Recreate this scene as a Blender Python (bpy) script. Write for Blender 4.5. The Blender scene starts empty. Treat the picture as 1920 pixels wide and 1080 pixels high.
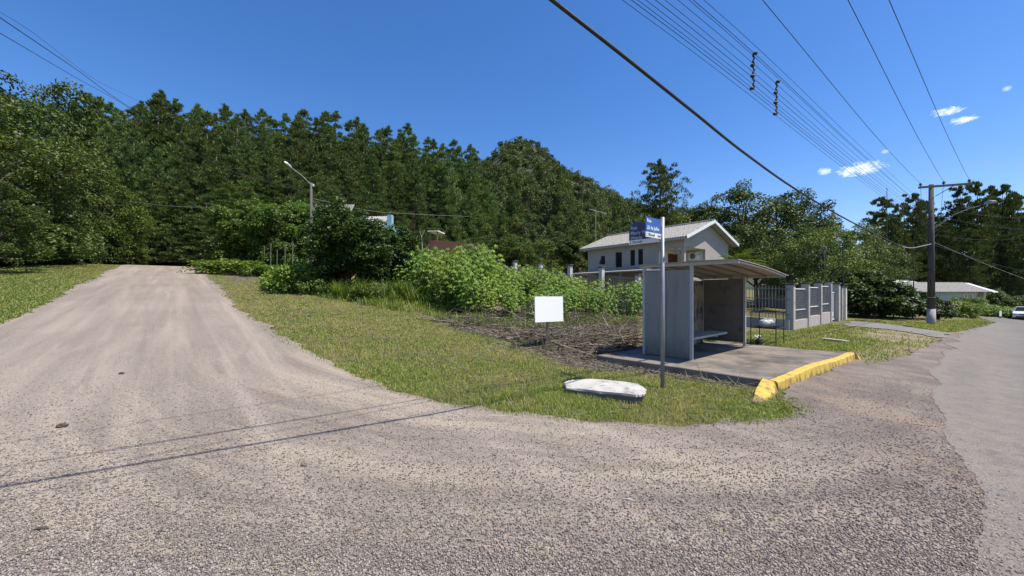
import bpy, bmesh, math, random
import numpy as np
from mathutils import Vector, Matrix
from mathutils.geometry import delaunay_2d_cdt

scene = bpy.context.scene
COL = scene.collection
PI = math.pi
EYE, FPX, HOR = 1.6, 730.0, 550.0
R0 = np.random.default_rng(7)

# ------------------------------------------------------------------ frames and terrain
class Frame:
    """local axes on the ground: a along the paved street, b towards the street"""
    def __init__(s, ox, oy, ux, uy):
        l = math.hypot(ux, uy)
        s.o = (ox, oy); s.u = (ux/l, uy/l); s.n = (uy/l, -ux/l)
    def P(s, a, b, z=0.0):
        return (s.o[0]+a*s.u[0]+b*s.n[0], s.o[1]+a*s.u[1]+b*s.n[1], z)
    def loc(s, x, y):
        dx, dy = x-s.o[0], y-s.o[1]
        return dx*s.u[0]+dy*s.u[1], dx*s.n[0]+dy*s.n[1]

SH = Frame(3.92, 8.47, .743, .669)         # bus shelter, front left post
SL = Frame(3.92, 8.47, .77, .638)          # its platform and kerb
SLAB_Z = 0.15

def H(x, y):
    x = np.asarray(x, float); y = np.asarray(y, float)
    ax = np.where(x < 0, -.045, -.075)*x
    yy = np.where(y < 0, y*.15, y)
    t = 1.2*(ax + .062*yy)
    h = np.sign(t)*(np.abs(t) - .5*(1-np.exp(-np.abs(t)/.5)))
    k = 1.6
    h = -np.log(np.exp(-k*h)+np.exp(-k*5.35))/k
    e = y-64-.4*np.maximum(x+40, 0)
    w = 1/(1+np.exp((x-50)/12))
    h = h + np.clip(.2*np.log1p(np.exp(np.clip(e, -30, 200)/4))*4, 0, 24)*w
    # weedy bank of the lot
    h = h + .45*np.exp(-((x+1.5)/5.0)**2-((y-18.5)/4.0)**2)
    h = h + .22*np.exp(-((x-1.9)/1.3)**2-((y-10.6)/1.1)**2)
    # soft unevenness away from the roads
    lot = np.clip((y-9+.2*np.abs(x))/6, 0, 1)*np.exp(-((x-0)/9)**2)*np.exp(-((y-16)/9)**2)
    h = h + lot*.09*(np.sin(1.7*x+.6*y)+np.sin(2.3*y-1.1*x+1))
    # levelled round the concrete platform
    dx, dy = x-SL.o[0], y-SL.o[1]
    a = dx*SL.u[0]+dy*SL.u[1]; b = dx*SL.n[0]+dy*SL.n[1]
    da = np.maximum(np.maximum(-1.1-a, a-3.9), 0); db = np.maximum(np.maximum(-1.4-b, b-2.2), 0)
    w = np.exp(-(da**2+db**2)/1.6)
    return h*(1-w)+.015*w

def hz(x, y): return float(H(x, y))

def cast(px, py):
    """picture point -> ground point (arrays)"""
    px = np.atleast_1d(np.asarray(px, float)); py = np.atleast_1d(np.asarray(py, float))
    xs = (px-960)/FPX; v = (HOR-py)/FPX
    D = np.concatenate([np.arange(.6, 12, .06), np.arange(12, 70, .25)])
    hit = np.full(px.shape, 52.0); done = np.zeros(px.shape, bool); prev = np.full(px.shape, .5)
    for d in D:
        g = EYE+v*d-H(xs*d, d)
        m = (~done) & (g <= 0)
        hit[m] = d; done |= m
        if done.all(): break
    lo = hit-np.where(hit <= 12.1, .07, .26); hi = hit.copy()
    for _ in range(12):                          # bisect
        m = (lo+hi)/2; g = EYE+v*m-H(xs*m, m); lo = np.where(g > 0, m, lo); hi = np.where(g > 0, hi, m)
    hit = np.where(done, hi, hit)
    return np.stack([xs*hit, hit], -1)

def at(px, Y):                                   # plan point on a bearing, at depth Y
    return ((px-960)/FPX*Y, Y)
def zy(py, Y): return EYE+(HOR-py)/FPX*Y

def inside(poly, x, y):
    x = np.asarray(x); y = np.asarray(y); r = np.zeros(x.shape, bool); n = len(poly)
    for i in range(n):
        x1, y1 = poly[i]; x2, y2 = poly[(i+1) % n]
        c = ((y1 > y) != (y2 > y)) & (x < (x2-x1)*(y-y1)/((y2-y1)+1e-12)+x1)
        r ^= c
    return r

# ------------------------------------------------------------------ objects
ROOT = {}
def tag(o, label=None, cat=None, group=None, kind=None):
    if label: o['label'] = label
    if cat: o['category'] = cat
    if group: o['group'] = group
    if kind: o['kind'] = kind
    return o
def thing(name, label, cat, loc=(0, 0, 0), group=None):
    o = bpy.data.objects.new(name, None); COL.objects.link(o)
    o.location = loc; o.empty_display_size = .2
    ROOT[o.name] = Vector(loc)
    return tag(o, label, cat, group)
def base_of(p):
    return ROOT.get(p.name, Vector((0, 0, 0))) if p else Vector((0, 0, 0))
def link(name, me, m, parent=None, loc=None):
    me.materials.append(m)
    o = bpy.data.objects.new(name, me); COL.objects.link(o)
    if parent:
        o.parent = parent; ROOT[o.name] = base_of(parent)
    elif loc is not None:
        o.location = loc; ROOT[o.name] = Vector(loc)
    return o
def copy_tree(o, parent=None):
    c = o.copy(); COL.objects.link(c)
    if parent: c.parent = parent
    for ch in list(o.children): copy_tree(ch, c)
    return c

class MB:
    def __init__(s): s.v = []; s.f = []
    def add(s, vs, fs):
        o = len(s.v); s.v += [tuple(p) for p in vs]; s.f += [tuple(i+o for i in f) for f in fs]; return s
    def hexa(s, p):                              # 8 points: bottom ring then top ring (ccw from above)
        return s.add(p, [(3, 2, 1, 0), (4, 5, 6, 7), (0, 1, 5, 4), (1, 2, 6, 5), (2, 3, 7, 6), (3, 0, 4, 7)])
    def boxf(s, F, a0, a1, b0, b1, z0, z1):
        q = [F.P(a0, b1), F.P(a1, b1), F.P(a1, b0), F.P(a0, b0)]
        return s.hexa([(x, y, z0) for x, y, _ in q]+[(x, y, z1) for x, y, _ in q])
    def box(s, x0, x1, y0, y1, z0, z1):
        q = [(x0, y0), (x1, y0), (x1, y1), (x0, y1)]
        return s.hexa([(x, y, z0) for x, y in q]+[(x, y, z1) for x, y in q])
    def beam(s, p, q, w, h):
        p = Vector(p); q = Vector(q); d = (q-p).normalized()
        sd = d.cross(Vector((0, 0, 1)))
        sd = sd.normalized() if sd.length > 1e-4 else Vector((1, 0, 0))
        up = sd.cross(d)
        c = [(-1, -1), (1, -1), (1, 1), (-1, 1)]
        r0 = [p+sd*(i*w/2)+up*(j*h/2) for i, j in c]; r1 = [q+sd*(i*w/2)+up*(j*h/2) for i, j in c]
        return s.add(r0+r1, [(0, 1, 2, 3), (7, 6, 5, 4), (0, 4, 5, 1), (1, 5, 6, 2), (2, 6, 7, 3), (3, 7, 4, 0)])
    def tube(s, pts, r, seg=8, cap=True):
        pts = [Vector(p) for p in pts]; n = len(pts)
        rs = r if isinstance(r, (list, tuple)) else [r]*n
        vs = []; fs = []; ref = None
        for i, p in enumerate(pts):
            d = (pts[min(i+1, n-1)]-pts[max(i-1, 0)]).normalized()
            if ref is None: ref = d.orthogonal().normalized()
            ref = (ref-d*ref.dot(d)); ref = ref.normalized() if ref.length > 1e-6 else d.orthogonal().normalized()
            b = d.cross(ref)
            for k in range(seg):
                t = 2*PI*k/seg; vs.append(p+(ref*math.cos(t)+b*math.sin(t))*rs[i])
        for i in range(n-1):
            for k in range(seg):
                k2 = (k+1) % seg
                fs.append((i*seg+k, i*seg+k2, (i+1)*seg+k2, (i+1)*seg+k))
        if cap: fs.append(tuple(range(seg))[::-1]); fs.append(tuple((n-1)*seg+k for k in range(seg)))
        return s.add(vs, fs)
    def prism(s, ring, d):                       # planar ring extruded by vector d
        n = len(ring); r = [Vector(p) for p in ring]; d = Vector(d)
        return s.add(r+[p+d for p in r], [tuple(range(n))[::-1], tuple(range(n, 2*n))]+[(i, (i+1) % n, n+(i+1) % n, n+i) for i in range(n)])
    def blob(s, c, r, seed=0, n=7, m=10, jit=.15):
        g = random.Random(seed); vs = []; fs = []
        for i in range(n+1):
            th = PI*i/n
            for k in range(m):
                ph = 2*PI*k/m; q = 1+g.uniform(-jit, jit)
                vs.append((c[0]+r[0]*q*math.sin(th)*math.cos(ph), c[1]+r[1]*q*math.sin(th)*math.sin(ph), c[2]+r[2]*q*math.cos(th)))
        for i in range(n):
            for k in range(m):
                k2 = (k+1) % m; fs.append((i*m+k, (i+1)*m+k, (i+1)*m+k2, i*m+k2))
        return s.add(vs, fs)
    def build(s, name, m, parent=None, loc=None, smooth=False, bevel=0, fix=True):
        b = base_of(parent) if parent else Vector(loc if loc is not None else (0, 0, 0))
        me = bpy.data.meshes.new(name)
        me.from_pydata([(p[0]-b.x, p[1]-b.y, p[2]-b.z) for p in s.v], [], s.f)
        if bevel or fix:
            bm = bmesh.new(); bm.from_mesh(me)
            if bevel: bmesh.ops.bevel(bm, geom=list(bm.edges), offset=bevel, segments=1, affect='EDGES', profile=.5)
            bmesh.ops.recalc_face_normals(bm, faces=bm.faces); bm.to_mesh(me); bm.free()
        if smooth: me.polygons.foreach_set('use_smooth', [True]*len(me.polygons))
        me.update()
        return link(name, me, m, parent, loc)

def np_mesh(name, v, f, smooth=False):
    v = np.ascontiguousarray(v, np.float32); f = np.ascontiguousarray(f, np.int32); k = f.shape[1]
    me = bpy.data.meshes.new(name)
    me.vertices.add(len(v)); me.vertices.foreach_set('co', v.ravel())
    me.loops.add(f.size); me.loops.foreach_set('vertex_index', f.ravel())
    me.polygons.add(len(f)); me.polygons.foreach_set('loop_start', np.arange(0, f.size, k, dtype=np.int32))
    if smooth: me.polygons.foreach_set('use_smooth', np.ones(len(f), bool))
    me.update(calc_edges=True); me.validate()
    return me

# ------------------------------------------------------------------ materials
def new_mat(name):
    m = bpy.data.materials.new(name); m.use_nodes = True
    nt = m.node_tree
    return m, nt, nt.nodes['Principled BSDF'], nt.nodes['Material Output']
class G:
    """tiny node helper"""
    def __init__(s, nt): s.nt = nt
    def n(s, t, **kw):
        o = s.nt.nodes.new(t)
        for k, v in kw.items():
            if hasattr(o, k): setattr(o, k, v)
        return o
    def put(s, sock, v):
        if isinstance(v, bpy.types.NodeSocket): s.nt.links.new(v, sock)
        elif v is not None: sock.default_value = v
    def pos(s): return s.n('ShaderNodeNewGeometry').outputs['Position']
    def obj(s): return s.n('ShaderNodeTexCoord').outputs['Object']
    def island(s): return s.n('ShaderNodeNewGeometry').outputs['Random Per Island']
    def orand(s): return s.n('ShaderNodeObjectInfo').outputs['Random']
    def mapv(s, v, scale=(1, 1, 1), rot=0, loc=(0, 0, 0)):
        o = s.n('ShaderNodeMapping'); s.put(o.inputs['Vector'], v)
        o.inputs['Scale'].default_value = scale; o.inputs['Rotation'].default_value = (0, 0, rot); o.inputs['Location'].default_value = loc
        return o.outputs[0]
    def noise(s, v, scale, detail=4, rough=.55, dist=0):
        o = s.n('ShaderNodeTexNoise'); s.put(o.inputs['Vector'], v)
        o.inputs['Scale'].default_value = scale; o.inputs['Detail'].default_value = detail
        o.inputs['Roughness'].default_value = rough; o.inputs['Distortion'].default_value = dist
        return o.outputs[0]
    def voro(s, v, scale, out='Color', feature='F1'):
        o = s.n('ShaderNodeTexVoronoi'); o.feature = feature; s.put(o.inputs['Vector'], v); o.inputs['Scale'].default_value = scale
        return o.outputs[out]
    def wave(s, v, scale, dist=0, dirn='X'):
        o = s.n('ShaderNodeTexWave'); o.bands_direction = dirn; s.put(o.inputs['Vector'], v)
        o.inputs['Scale'].default_value = scale; o.inputs['Distortion'].default_value = dist
        return o.outputs['Fac']
    def ramp(s, v, lo, hi):
        o = s.n('ShaderNodeMapRange'); o.clamp = True; s.put(o.inputs[0], v); o.inputs[1].default_value = lo; o.inputs[2].default_value = hi
        return o.outputs[0]
    def mr(s, v, a, b, c, d):
        o = s.n('ShaderNodeMapRange'); s.put(o.inputs[0], v)
        for i, q in enumerate((a, b, c, d)): o.inputs[i+1].default_value = q
        return o.outputs[0]
    def math(s, op, a, b=None):
        o = s.n('ShaderNodeMath', operation=op); s.put(o.inputs[0], a)
        if b is not None: s.put(o.inputs[1], b)
        return o.outputs[0]
    def mix(s, f, a, b, mode='MIX'):
        o = s.n('ShaderNodeMix'); o.data_type = 'RGBA'; o.blend_type = mode
        s.put(o.inputs[0], f)
        for i, q in ((6, a), (7, b)):
            s.put(o.inputs[i], q if isinstance(q, bpy.types.NodeSocket) else (*q, 1))
        return o.outputs[2]
    def attr(s, name): return s.n('ShaderNodeAttribute', attribute_name=name).outputs['Fac']
    def bump(s, h, strength=.5, dist=.01):
        o = s.n('ShaderNodeBump'); s.put(o.inputs['Height'], h)
        o.inputs['Strength'].default_value = strength; o.inputs['Distance'].default_value = dist
        return o.outputs[0]

def surf(name, c1, c2, scale=3, rough=.8, bump=.3, bscale=40, metal=0, spots=None, world=True, stretch=None, spec=.5, grime=None):
    """worn surface: two colours in soft patches, fine grain, optional dark stains"""
    m, nt, p, _ = new_mat(name); g = G(nt)
    v = g.pos() if world else g.obj()
    vv = g.mapv(v, stretch) if stretch else v
    f = g.ramp(g.noise(vv, scale, 5, .6), .32, .68)
    col = g.mix(f, c1, c2)
    if spots:
        sc, sv, lo, hi = spots
        col = g.mix(g.ramp(g.noise(g.mapv(v, stretch or (1, 1, 1), loc=(3, 5, 1)), sv, 6, .68), lo, hi), col, sc)
    if grime:
        sx = g.n('ShaderNodeSeparateXYZ'); g.put(sx.inputs[0], g.pos())
        q = g.math('ADD', sx.outputs[2], g.mr(g.noise(g.mapv(g.pos(), (1, 1, .4)), 7, 5, .7), .3, .7, -.22, .22))
        col = g.mix(g.mr(q, grime[0], grime[1], .85, 0), col, grime[2])
    grain = g.noise(v, bscale, 3, .6)
    col = g.mix(g.mr(grain, 0, 1, -.06, .30), col, tuple(c*.55 for c in c1))
    g.put(p.inputs['Base Color'], col)
    p.inputs['Roughness'].default_value = rough; p.inputs['Metallic'].default_value = metal
    p.inputs['Specular IOR Level'].default_value = spec
    if bump: g.put(p.inputs['Normal'], g.bump(grain, bump, .006))
    return m

def leafmat(name, cols, rough=.5, transl=.3, spec=.35, vary=.45, wm=(1.2, 1.0, .75), patch=None, tone=False):
    """leaf colour varies leaf by leaf, and plant by plant"""
    m, nt, p, out = new_mat(name); g = G(nt)
    r = g.island()
    o = g.n('ShaderNodeValToRGB'); g.put(o.inputs[0], r)
    el = o.color_ramp.elements; n = len(cols)
    while len(el) < n: el.new(.5)
    cols = [(c[0]*wm[0], c[1]*wm[1], c[2]*wm[2]) for c in cols]
    for i, c in enumerate(cols): el[i].position = i/(n-1); el[i].color = (*c, 1)
    h = g.n('ShaderNodeHueSaturation'); g.put(h.inputs['Color'], o.outputs[0])
    q = g.orand()
    g.put(h.inputs['Value'], g.mr(q, 0, 1, 1-vary*.6, 1+vary*.7))
    g.put(h.inputs['Hue'], g.mr(g.math('FRACT', g.math('MULTIPLY', q, 7.31)), 0, 1, .487, .513))
    col = h.outputs[0]
    if tone:
        sc = g.n('ShaderNodeVectorMath', operation='SCALE'); g.put(sc.inputs[0], col); g.put(sc.inputs['Scale'], g.attr('tone')); col = sc.outputs[0]
    if patch:
        f = g.math('ADD', g.noise(g.pos(), .75, 4, .65), g.mr(r, 0, 1, -.16, .16))
        col = g.mix(g.ramp(f, patch[0], patch[1]), col, patch[2])
    g.put(p.inputs['Base Color'], col); p.inputs['Roughness'].default_value = rough
    p.inputs['Specular IOR Level'].default_value = spec
    t = g.n('ShaderNodeBsdfTranslucent'); g.put(t.inputs[0], g.mix(1.0, col, (1.1, 1.25, .5), 'MULTIPLY'))
    mx = g.n('ShaderNodeMixShader'); mx.inputs[0].default_value = transl
    nt.links.new(p.outputs[0], mx.inputs[1]); nt.links.new(t.outputs[0], mx.inputs[2])
    nt.links.new(mx.outputs[0], out.inputs['Surface'])
    return m

def plain(name, c, rough=.6, metal=0, spec=.5):
    return surf(name, c, tuple(q*.82 for q in c), 6, rough, .12, 60, metal, spec=spec)

M = {}
M['bark'] = surf('bark', (.06, .047, .036), (.10, .082, .064), 4, .9, .6, 14, world=False, stretch=(1, 1, .25))
M['pine_bark'] = surf('pine_bark', (.09, .06, .045), (.15, .11, .09), 4, .9, .6, 10, world=False, stretch=(1, 1, .25))
M['pine'] = leafmat('pine_needles', [(0.0561, 0.0936, 0.0352), (0.0952, 0.1416, 0.0506), (0.1415, 0.1896, 0.0704), (0.1928, 0.2352, 0.0968)], .6, .2, .15, .45, (1.0, 1, .9))
M['pine_far'] = leafmat('pine_needles_far', [(0.0377, 0.0588, 0.0234), (0.0638, 0.0896, 0.0351), (0.0957, 0.1232, 0.0494), (0.1377, 0.161, 0.0676)], .6, .18, .15, .3, (1.08, 1, .82))
M['leaf'] = leafmat('dark_leaves', [(0.021, 0.0448, 0.014), (0.039, 0.0756, 0.0196), (0.063, 0.1092, 0.028), (0.105, 0.147, 0.042)], .5, .2, .28)
M['leaf_mid'] = leafmat('mid_green_leaves', [(0.0312, 0.0625, 0.0144), (0.0546, 0.1, 0.0216), (0.0806, 0.1313, 0.0288), (0.117, 0.1688, 0.0408)], .5, .22, .28)
M['leaf_light'] = leafmat('light_leaves', [(.045, .095, .018), (.075, .145, .026), (.115, .195, .036), (.165, .245, .055)], .45, .3, .3, .3, (1.05, 1, .8))
M['citrus'] = leafmat('glossy_leaves', [(.012, .034, .008), (.022, .06, .012), (.04, .095, .016), (.085, .15, .028)], .45, .2, .25)
M['cassava'] = leafmat('cassava_leaves', [(.06, .13, .028), (.10, .195, .038), (.15, .265, .052), (.22, .34, .09)], .42, .3, .45, .35)
M['weed'] = leafmat('weed_leaves', [(0.0495, 0.11, 0.0198), (0.0825, 0.1595, 0.0286), (0.121, 0.209, 0.0374), (0.165, 0.242, 0.055)], .5, .3, .35)
M['hillleaf'] = leafmat('hill_canopy', [(0.0384, 0.0672, 0.0276), (0.06, 0.096, 0.0391), (0.0864, 0.1296, 0.0517), (0.12, 0.1656, 0.069)], .6, .2, .15, .2, (1.1, 1, .9), None, True)
M['palm'] = leafmat('palm_leaves', [(.07, .14, .03), (.11, .20, .04), (.17, .27, .06)], .4, .3, .3)
M['grass'] = leafmat('grass_blades', [(0.091, 0.1647, 0.022), (0.143, 0.2318, 0.033), (0.208, 0.2867, 0.044), (0.312, 0.3294, 0.0715), (0.442, 0.3782, 0.143)], .6, .3, .2, 0, (1, 1, 1), (.42, .62, (.36, .315, .12)))
M['lawn'] = leafmat('lawn_blades', [(0.0978, 0.161, 0.0286), (0.138, 0.2012, 0.0352), (0.1955, 0.2472, 0.0495), (0.2875, 0.2875, 0.0825), (0.3795, 0.3335, 0.143)], .6, .3, .2, 0, (1, 1, 1), (.5, .72, (.30, .27, .10)))
M['straw'] = leafmat('dry_stalk', [(.055, .044, .034), (.115, .092, .068), (.21, .175, .13), (.36, .32, .25), (.085, .068, .052)], .8, .05, .2, 0, (1, 1, 1))
M['petal'] = plain('white_petals', (.8, .8, .76), .5)
# ------------------------------------------------------------------ setting: ground and roads
def ground_material():
    m, nt, p, _ = new_mat('ground_soil_and_turf'); g = G(nt)
    v = g.pos()
    turf = g.mix(g.ramp(g.noise(v, .55, 5, .6), .38, .62), (.085, .105, .024), (.17, .155, .05))
    turf = g.mix(g.ramp(g.noise(v, 5, 5, .7), .42, .75), turf, (.25, .20, .10))
    soil = g.mix(g.ramp(g.noise(v, 1.3, 6, .65), .35, .65), (.085, .066, .05), (.18, .145, .112))
    soil = g.mix(g.ramp(g.noise(v, 14, 5, .7), .5, .7), soil, (.27, .225, .17))
    leaf = g.mix(g.ramp(g.noise(v, .8, 5, .6), .35, .65), (.03, .024, .014), (.06, .05, .022))
    sand = g.mix(g.ramp(g.noise(v, 2.2, 5, .6), .35, .65), (.25, .20, .13), (.36, .29, .19))
    edge = g.noise(v, 2.6, 5, .7)
    def zone(n): return g.ramp(g.math('ADD', g.attr(n), g.mr(edge, 0, 1, -.45, .45)), .38, .62)
    col = g.mix(zone('soil'), turf, soil)
    col = g.mix(zone('sand'), col, sand)
    col = g.mix(zone('forest'), col, leaf)
    fine = g.noise(v, 60, 3, .7)
    col = g.mix(g.mr(fine, .3, .7, 0, .4), col, (.05, .045, .022))
    g.put(p.inputs['Base Color'], col); p.inputs['Roughness'].default_value = .95; p.inputs['Specular IOR Level'].default_value = .15
    g.put(p.inputs['Normal'], g.bump(fine, .8, .03))
    return m

def px_poly(pts): return [tuple(q) for q in cast([p[0] for p in pts], [p[1] for p in pts])]
SOIL = [px_poly([(800, 600), (850, 578), (1000, 575), (1195, 560), (1196, 668), (1150, 672), (1440, 718), (1400, 732), (1290, 712), (1190, 700), (1070, 692), (1040, 680), (1000, 655), (900, 628)]),
        px_poly([(420, 522), (450, 503), (500, 508), (495, 522), (450, 532)])]
SAND = [px_poly([(1560, 668), (1650, 640), (1690, 618), (1760, 622), (1745, 650), (1690, 672), (1600, 690)]),
        px_poly([(1590, 622), (1660, 614), (1750, 626), (1690, 640), (1600, 632)])]
def grid_axis(lo, hi, core0, core1, step, grow=1.09):
    a = list(np.arange(core0, core1, step)); s = step; x = a[-1]
    while x < hi: s *= grow; x += s; a.append(x)
    s = step; x = a[0]; b = []
    while x > lo: s *= grow; x -= s; b.append(x)
    return np.array(b[::-1]+a)
def soft_zone(polys, X, Y, n=9, r=.45):
    w = np.zeros(X.shape); g = np.random.default_rng(3)
    for k in range(n):
        a = g.uniform(0, 2*PI); q = r*math.sqrt(g.uniform(0, 1))
        for p in polys: w += inside(p, X+q*math.cos(a), Y+q*math.sin(a))/n
    return np.clip(w, 0, 1)
def make_ground():
    xs = grid_axis(-1300, 1500, -16, 18, .28); ys = grid_axis(-250, 2600, -2, 26, .28)
    X, Y = np.meshgrid(xs, ys); Z = H(X, Y)
    n, k = X.shape
    V = np.stack([X, Y, Z], -1).reshape(-1, 3)
    idx = np.arange(n*k).reshape(n, k)
    F = np.stack([idx[:-1, :-1], idx[:-1, 1:], idx[1:, 1:], idx[1:, :-1]], -1).reshape(-1, 4)
    me = np_mesh('ground', V, F, True)
    soil = soft_zone(SOIL, X, Y); sand = soft_zone(SAND, X, Y)
    forest = np.clip((Y-47-.25*np.maximum(X+40, 0))/4, 0, 1)*np.clip((30-X)/10, 0, 1)
    for nm, w in (('soil', soil), ('sand', sand), ('forest', forest)):
        a = me.attributes.new(nm, 'FLOAT', 'POINT'); a.data.foreach_set('value', w.reshape(-1).astype(np.float32))
    return tag(link('ground', me, ground_material()), kind='structure')
make_ground()

def ragged(pts, step=.35, amp=.18, seed=0, jit=.6):
    """outline with steps every few decimetres, pushed in and out so the edge frays"""
    g = random.Random(seed); out = []
    n = len(pts)
    for i in range(n):
        p = Vector(pts[i]); q = Vector(pts[(i+1) % n]); L = (q-p).length
        d = (q-p)/max(L, 1e-6); nn = Vector((-d.y, d.x))
        dist = max(1, (p+q).length/2/9); st = step*dist; k = max(1, min(220, int(L/st)))
        for j in range(k):
            t = j/k; b = p+(q-p)*t
            w = amp*min(dist, 2.2)*(.55*math.sin(b.x*2.1+b.y*1.3+seed)+.45*math.sin(b.x*5.7-b.y*4.1)+jit*(1.2*math.sin(b.x*13+b.y*9)+.9*math.sin(b.y*23-b.x*17)+g.uniform(-1, 1)))
            out.append(b+nn*(w if j else 0))
    return out
def sheet(name, outline, lift, m, near=.35):
    pts = [Vector((p[0], p[1])) for p in outline]
    n = len(pts); poly = [(p.x, p.y) for p in pts]
    x0, x1 = min(p[0] for p in poly), max(p[0] for p in poly); y0, y1 = min(p[1] for p in poly), max(p[1] for p in poly)
    extra = []
    for s, lo, hi in ((near, -1, 11), (.9, 11, 32), (2.2, 32, 90)):
        gx = np.arange(max(x0, -hi), min(x1, hi), s); gy = np.arange(max(y0, -12), min(y1, hi), s)
        if len(gx) == 0 or len(gy) == 0: continue
        X, Y = np.meshgrid(gx, gy); X = X+R0.uniform(-.1, .1, X.shape)*s; Y = Y+R0.uniform(-.1, .1, Y.shape)*s
        d = np.maximum(np.abs(X), np.abs(Y)); k = (d >= lo) & (d < hi) & inside(poly, X, Y)
        extra += [Vector((a, b)) for a, b in zip(X[k], Y[k])]
    r = delaunay_2d_cdt(pts+extra, [], [list(range(n))], 1, 1e-4)
    V = np.array([(p.x, p.y) for p in r[0]]); d = np.hypot(V[:, 0], V[:, 1])
    z = H(V[:, 0], V[:, 1])+lift*(1+d*.05)
    F = [tuple(f) for f in r[2] if len(f) == 3]
    me = np_mesh(name, np.column_stack([V, z]), np.array(F), True)
    fl = np.zeros(len(me.polygons)*3); me.polygons.foreach_get('normal', fl)
    if fl[2::3].mean() < 0: me.flip_normals()
    return tag(link(name, me, m), kind='structure')

def gravel_material():
    m, nt, p, _ = new_mat('gravel'); g = G(nt); v = g.pos()
    base = g.mix(g.ramp(g.noise(v, .35, 5, .6), .35, .65), (.236, .196, .158), (.288, .240, .195))
    # wheel tracks running up the road and curving into the street
    tr = g.noise(g.mapv(g.mapv(v, (1, 1, 1), rot=-.72), (2.3, .06, 1)), 1.0, 5, .62, .25)
    base = g.mix(g.mr(tr, .5, .66, 0, .8), base, (.35, .292, .235)); base = g.mix(g.mr(tr, .48, .34, 0, .5), base, (.182, .15, .12))
    near = g.n('ShaderNodeSeparateXYZ'); g.put(near.inputs[0], v)
    dx = g.math('SUBTRACT', near.outputs[0], .8); dy = g.math('SUBTRACT', near.outputs[1], 12.2)
    rad = g.math('SQRT', g.math('ADD', g.math('MULTIPLY', dx, dx), g.math('MULTIPLY', dy, dy))); ang = g.math('ARCTAN2', dx, dy)
    pv = g.n('ShaderNodeCombineXYZ'); g.put(pv.inputs[0], g.math('ADD', g.math('MULTIPLY', rad, 2.8), g.math('MULTIPLY', g.noise(v, .5, 2, .5), 1.2))); g.put(pv.inputs[1], g.math('MULTIPLY', ang, 1.6))
    tr2 = g.noise(pv.outputs[0], 1.0, 5, .66)
    wnear = g.math('MULTIPLY', g.ramp(near.outputs[0], -11, -3), g.ramp(near.outputs[1], 11, 6.5))
    base = g.mix(g.math('MULTIPLY', g.mr(tr2, .50, .64, 0, .85), wnear), base, (.36, .298, .228))
    base = g.mix(g.math('MULTIPLY', g.mr(tr2, .46, .36, 0, .55), wnear), base, (.148, .128, .110))
    # darker chippings washed out beside the asphalt
    wr = g.math('MULTIPLY', g.ramp(near.outputs[0], 1.6, 4.6), g.mr(g.noise(v, .9, 4, .6), .32, .58, .35, 1))
    base = g.mix(g.math('MULTIPLY', wr, .72), base, (.105, .086, .076))
    warm = g.ramp(g.noise(g.mapv(v, (.8, .35, 1), rot=.7), .8, 4, .6), .54, .66)
    base = g.mix(g.math('MULTIPLY', g.math('MULTIPLY', warm, g.ramp(near.outputs[0], 1.2, 3.0)), .6), base, (.30, .22, .155))
    # the stones themselves
    c1 = g.voro(v, 112); c2 = g.voro(v, 250)
    s = g.n('ShaderNodeSeparateColor'); g.put(s.inputs[0], c1); s2 = g.n('ShaderNodeSeparateColor'); g.put(s2.inputs[0], c2)
    val = g.math('ADD', g.mr(s.outputs[0], 0, 1, .66, 1.26), g.mr(s2.outputs[0], 0, 1, -.22, .22))
    col = g.n('ShaderNodeVectorMath', operation='SCALE'); g.put(col.inputs[0], base); g.put(col.inputs['Scale'], val)
    col = g.mix(g.mr(s.outputs[1], .9, 1, 0, .4), col.outputs[0], (.5, .47, .43))
    g.put(p.inputs['Base Color'], col); p.inputs['Roughness'].default_value = .9; p.inputs['Specular IOR Level'].default_value = .25
    h = g.math('ADD', g.voro(v, 112, 'Distance'), g.math('MULTIPLY', g.voro(v, 250, 'Distance'), .5))
    h = g.math('ADD', g.math('MULTIPLY', h, -1), g.math('MULTIPLY', g.noise(v, 9, 4, .6), 1.2))
    g.put(p.inputs['Normal'], g.bump(h, .55, .010))
    return m
def asphalt_material():
    m, nt, p, _ = new_mat('asphalt'); g = G(nt); v = g.pos()
    c = g.mix(g.ramp(g.noise(g.mapv(v, (.35, 1.6, 1), rot=-.78), .5, 5, .6), .3, .7), (.138, .127, .115), (.174, .161, .146))
    c = g.mix(g.ramp(g.noise(v, 1.1, 5, .7), .58, .75), c, (.225, .205, .18))
    s = g.n('ShaderNodeSeparateColor'); g.put(s.inputs[0], g.voro(v, 110))
    ed = g.math('MULTIPLY', g.attr('edge'), g.mr(g.noise(v, 5, 6, .75), .3, .7, .15, 1.7))
    c = g.mix(g.ramp(ed, .25, .85), c, (.205, .18, .152))
    col = g.n('ShaderNodeVectorMath', operation='SCALE'); g.put(col.inputs[0], c); g.put(col.inputs['Scale'], g.mr(s.outputs[0], 0, 1, .78, 1.22))
    g.put(p.inputs['Base Color'], col.outputs[0]); p.inputs['Roughness'].default_value = .85; p.inputs['Specular IOR Level'].default_value = .12
    g.put(p.inputs['Normal'], g.bump(g.voro(v, 110, 'Distance'), .35, .006))
    return m
M['gravel'] = gravel_material(); M['asphalt'] = asphalt_material()

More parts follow.
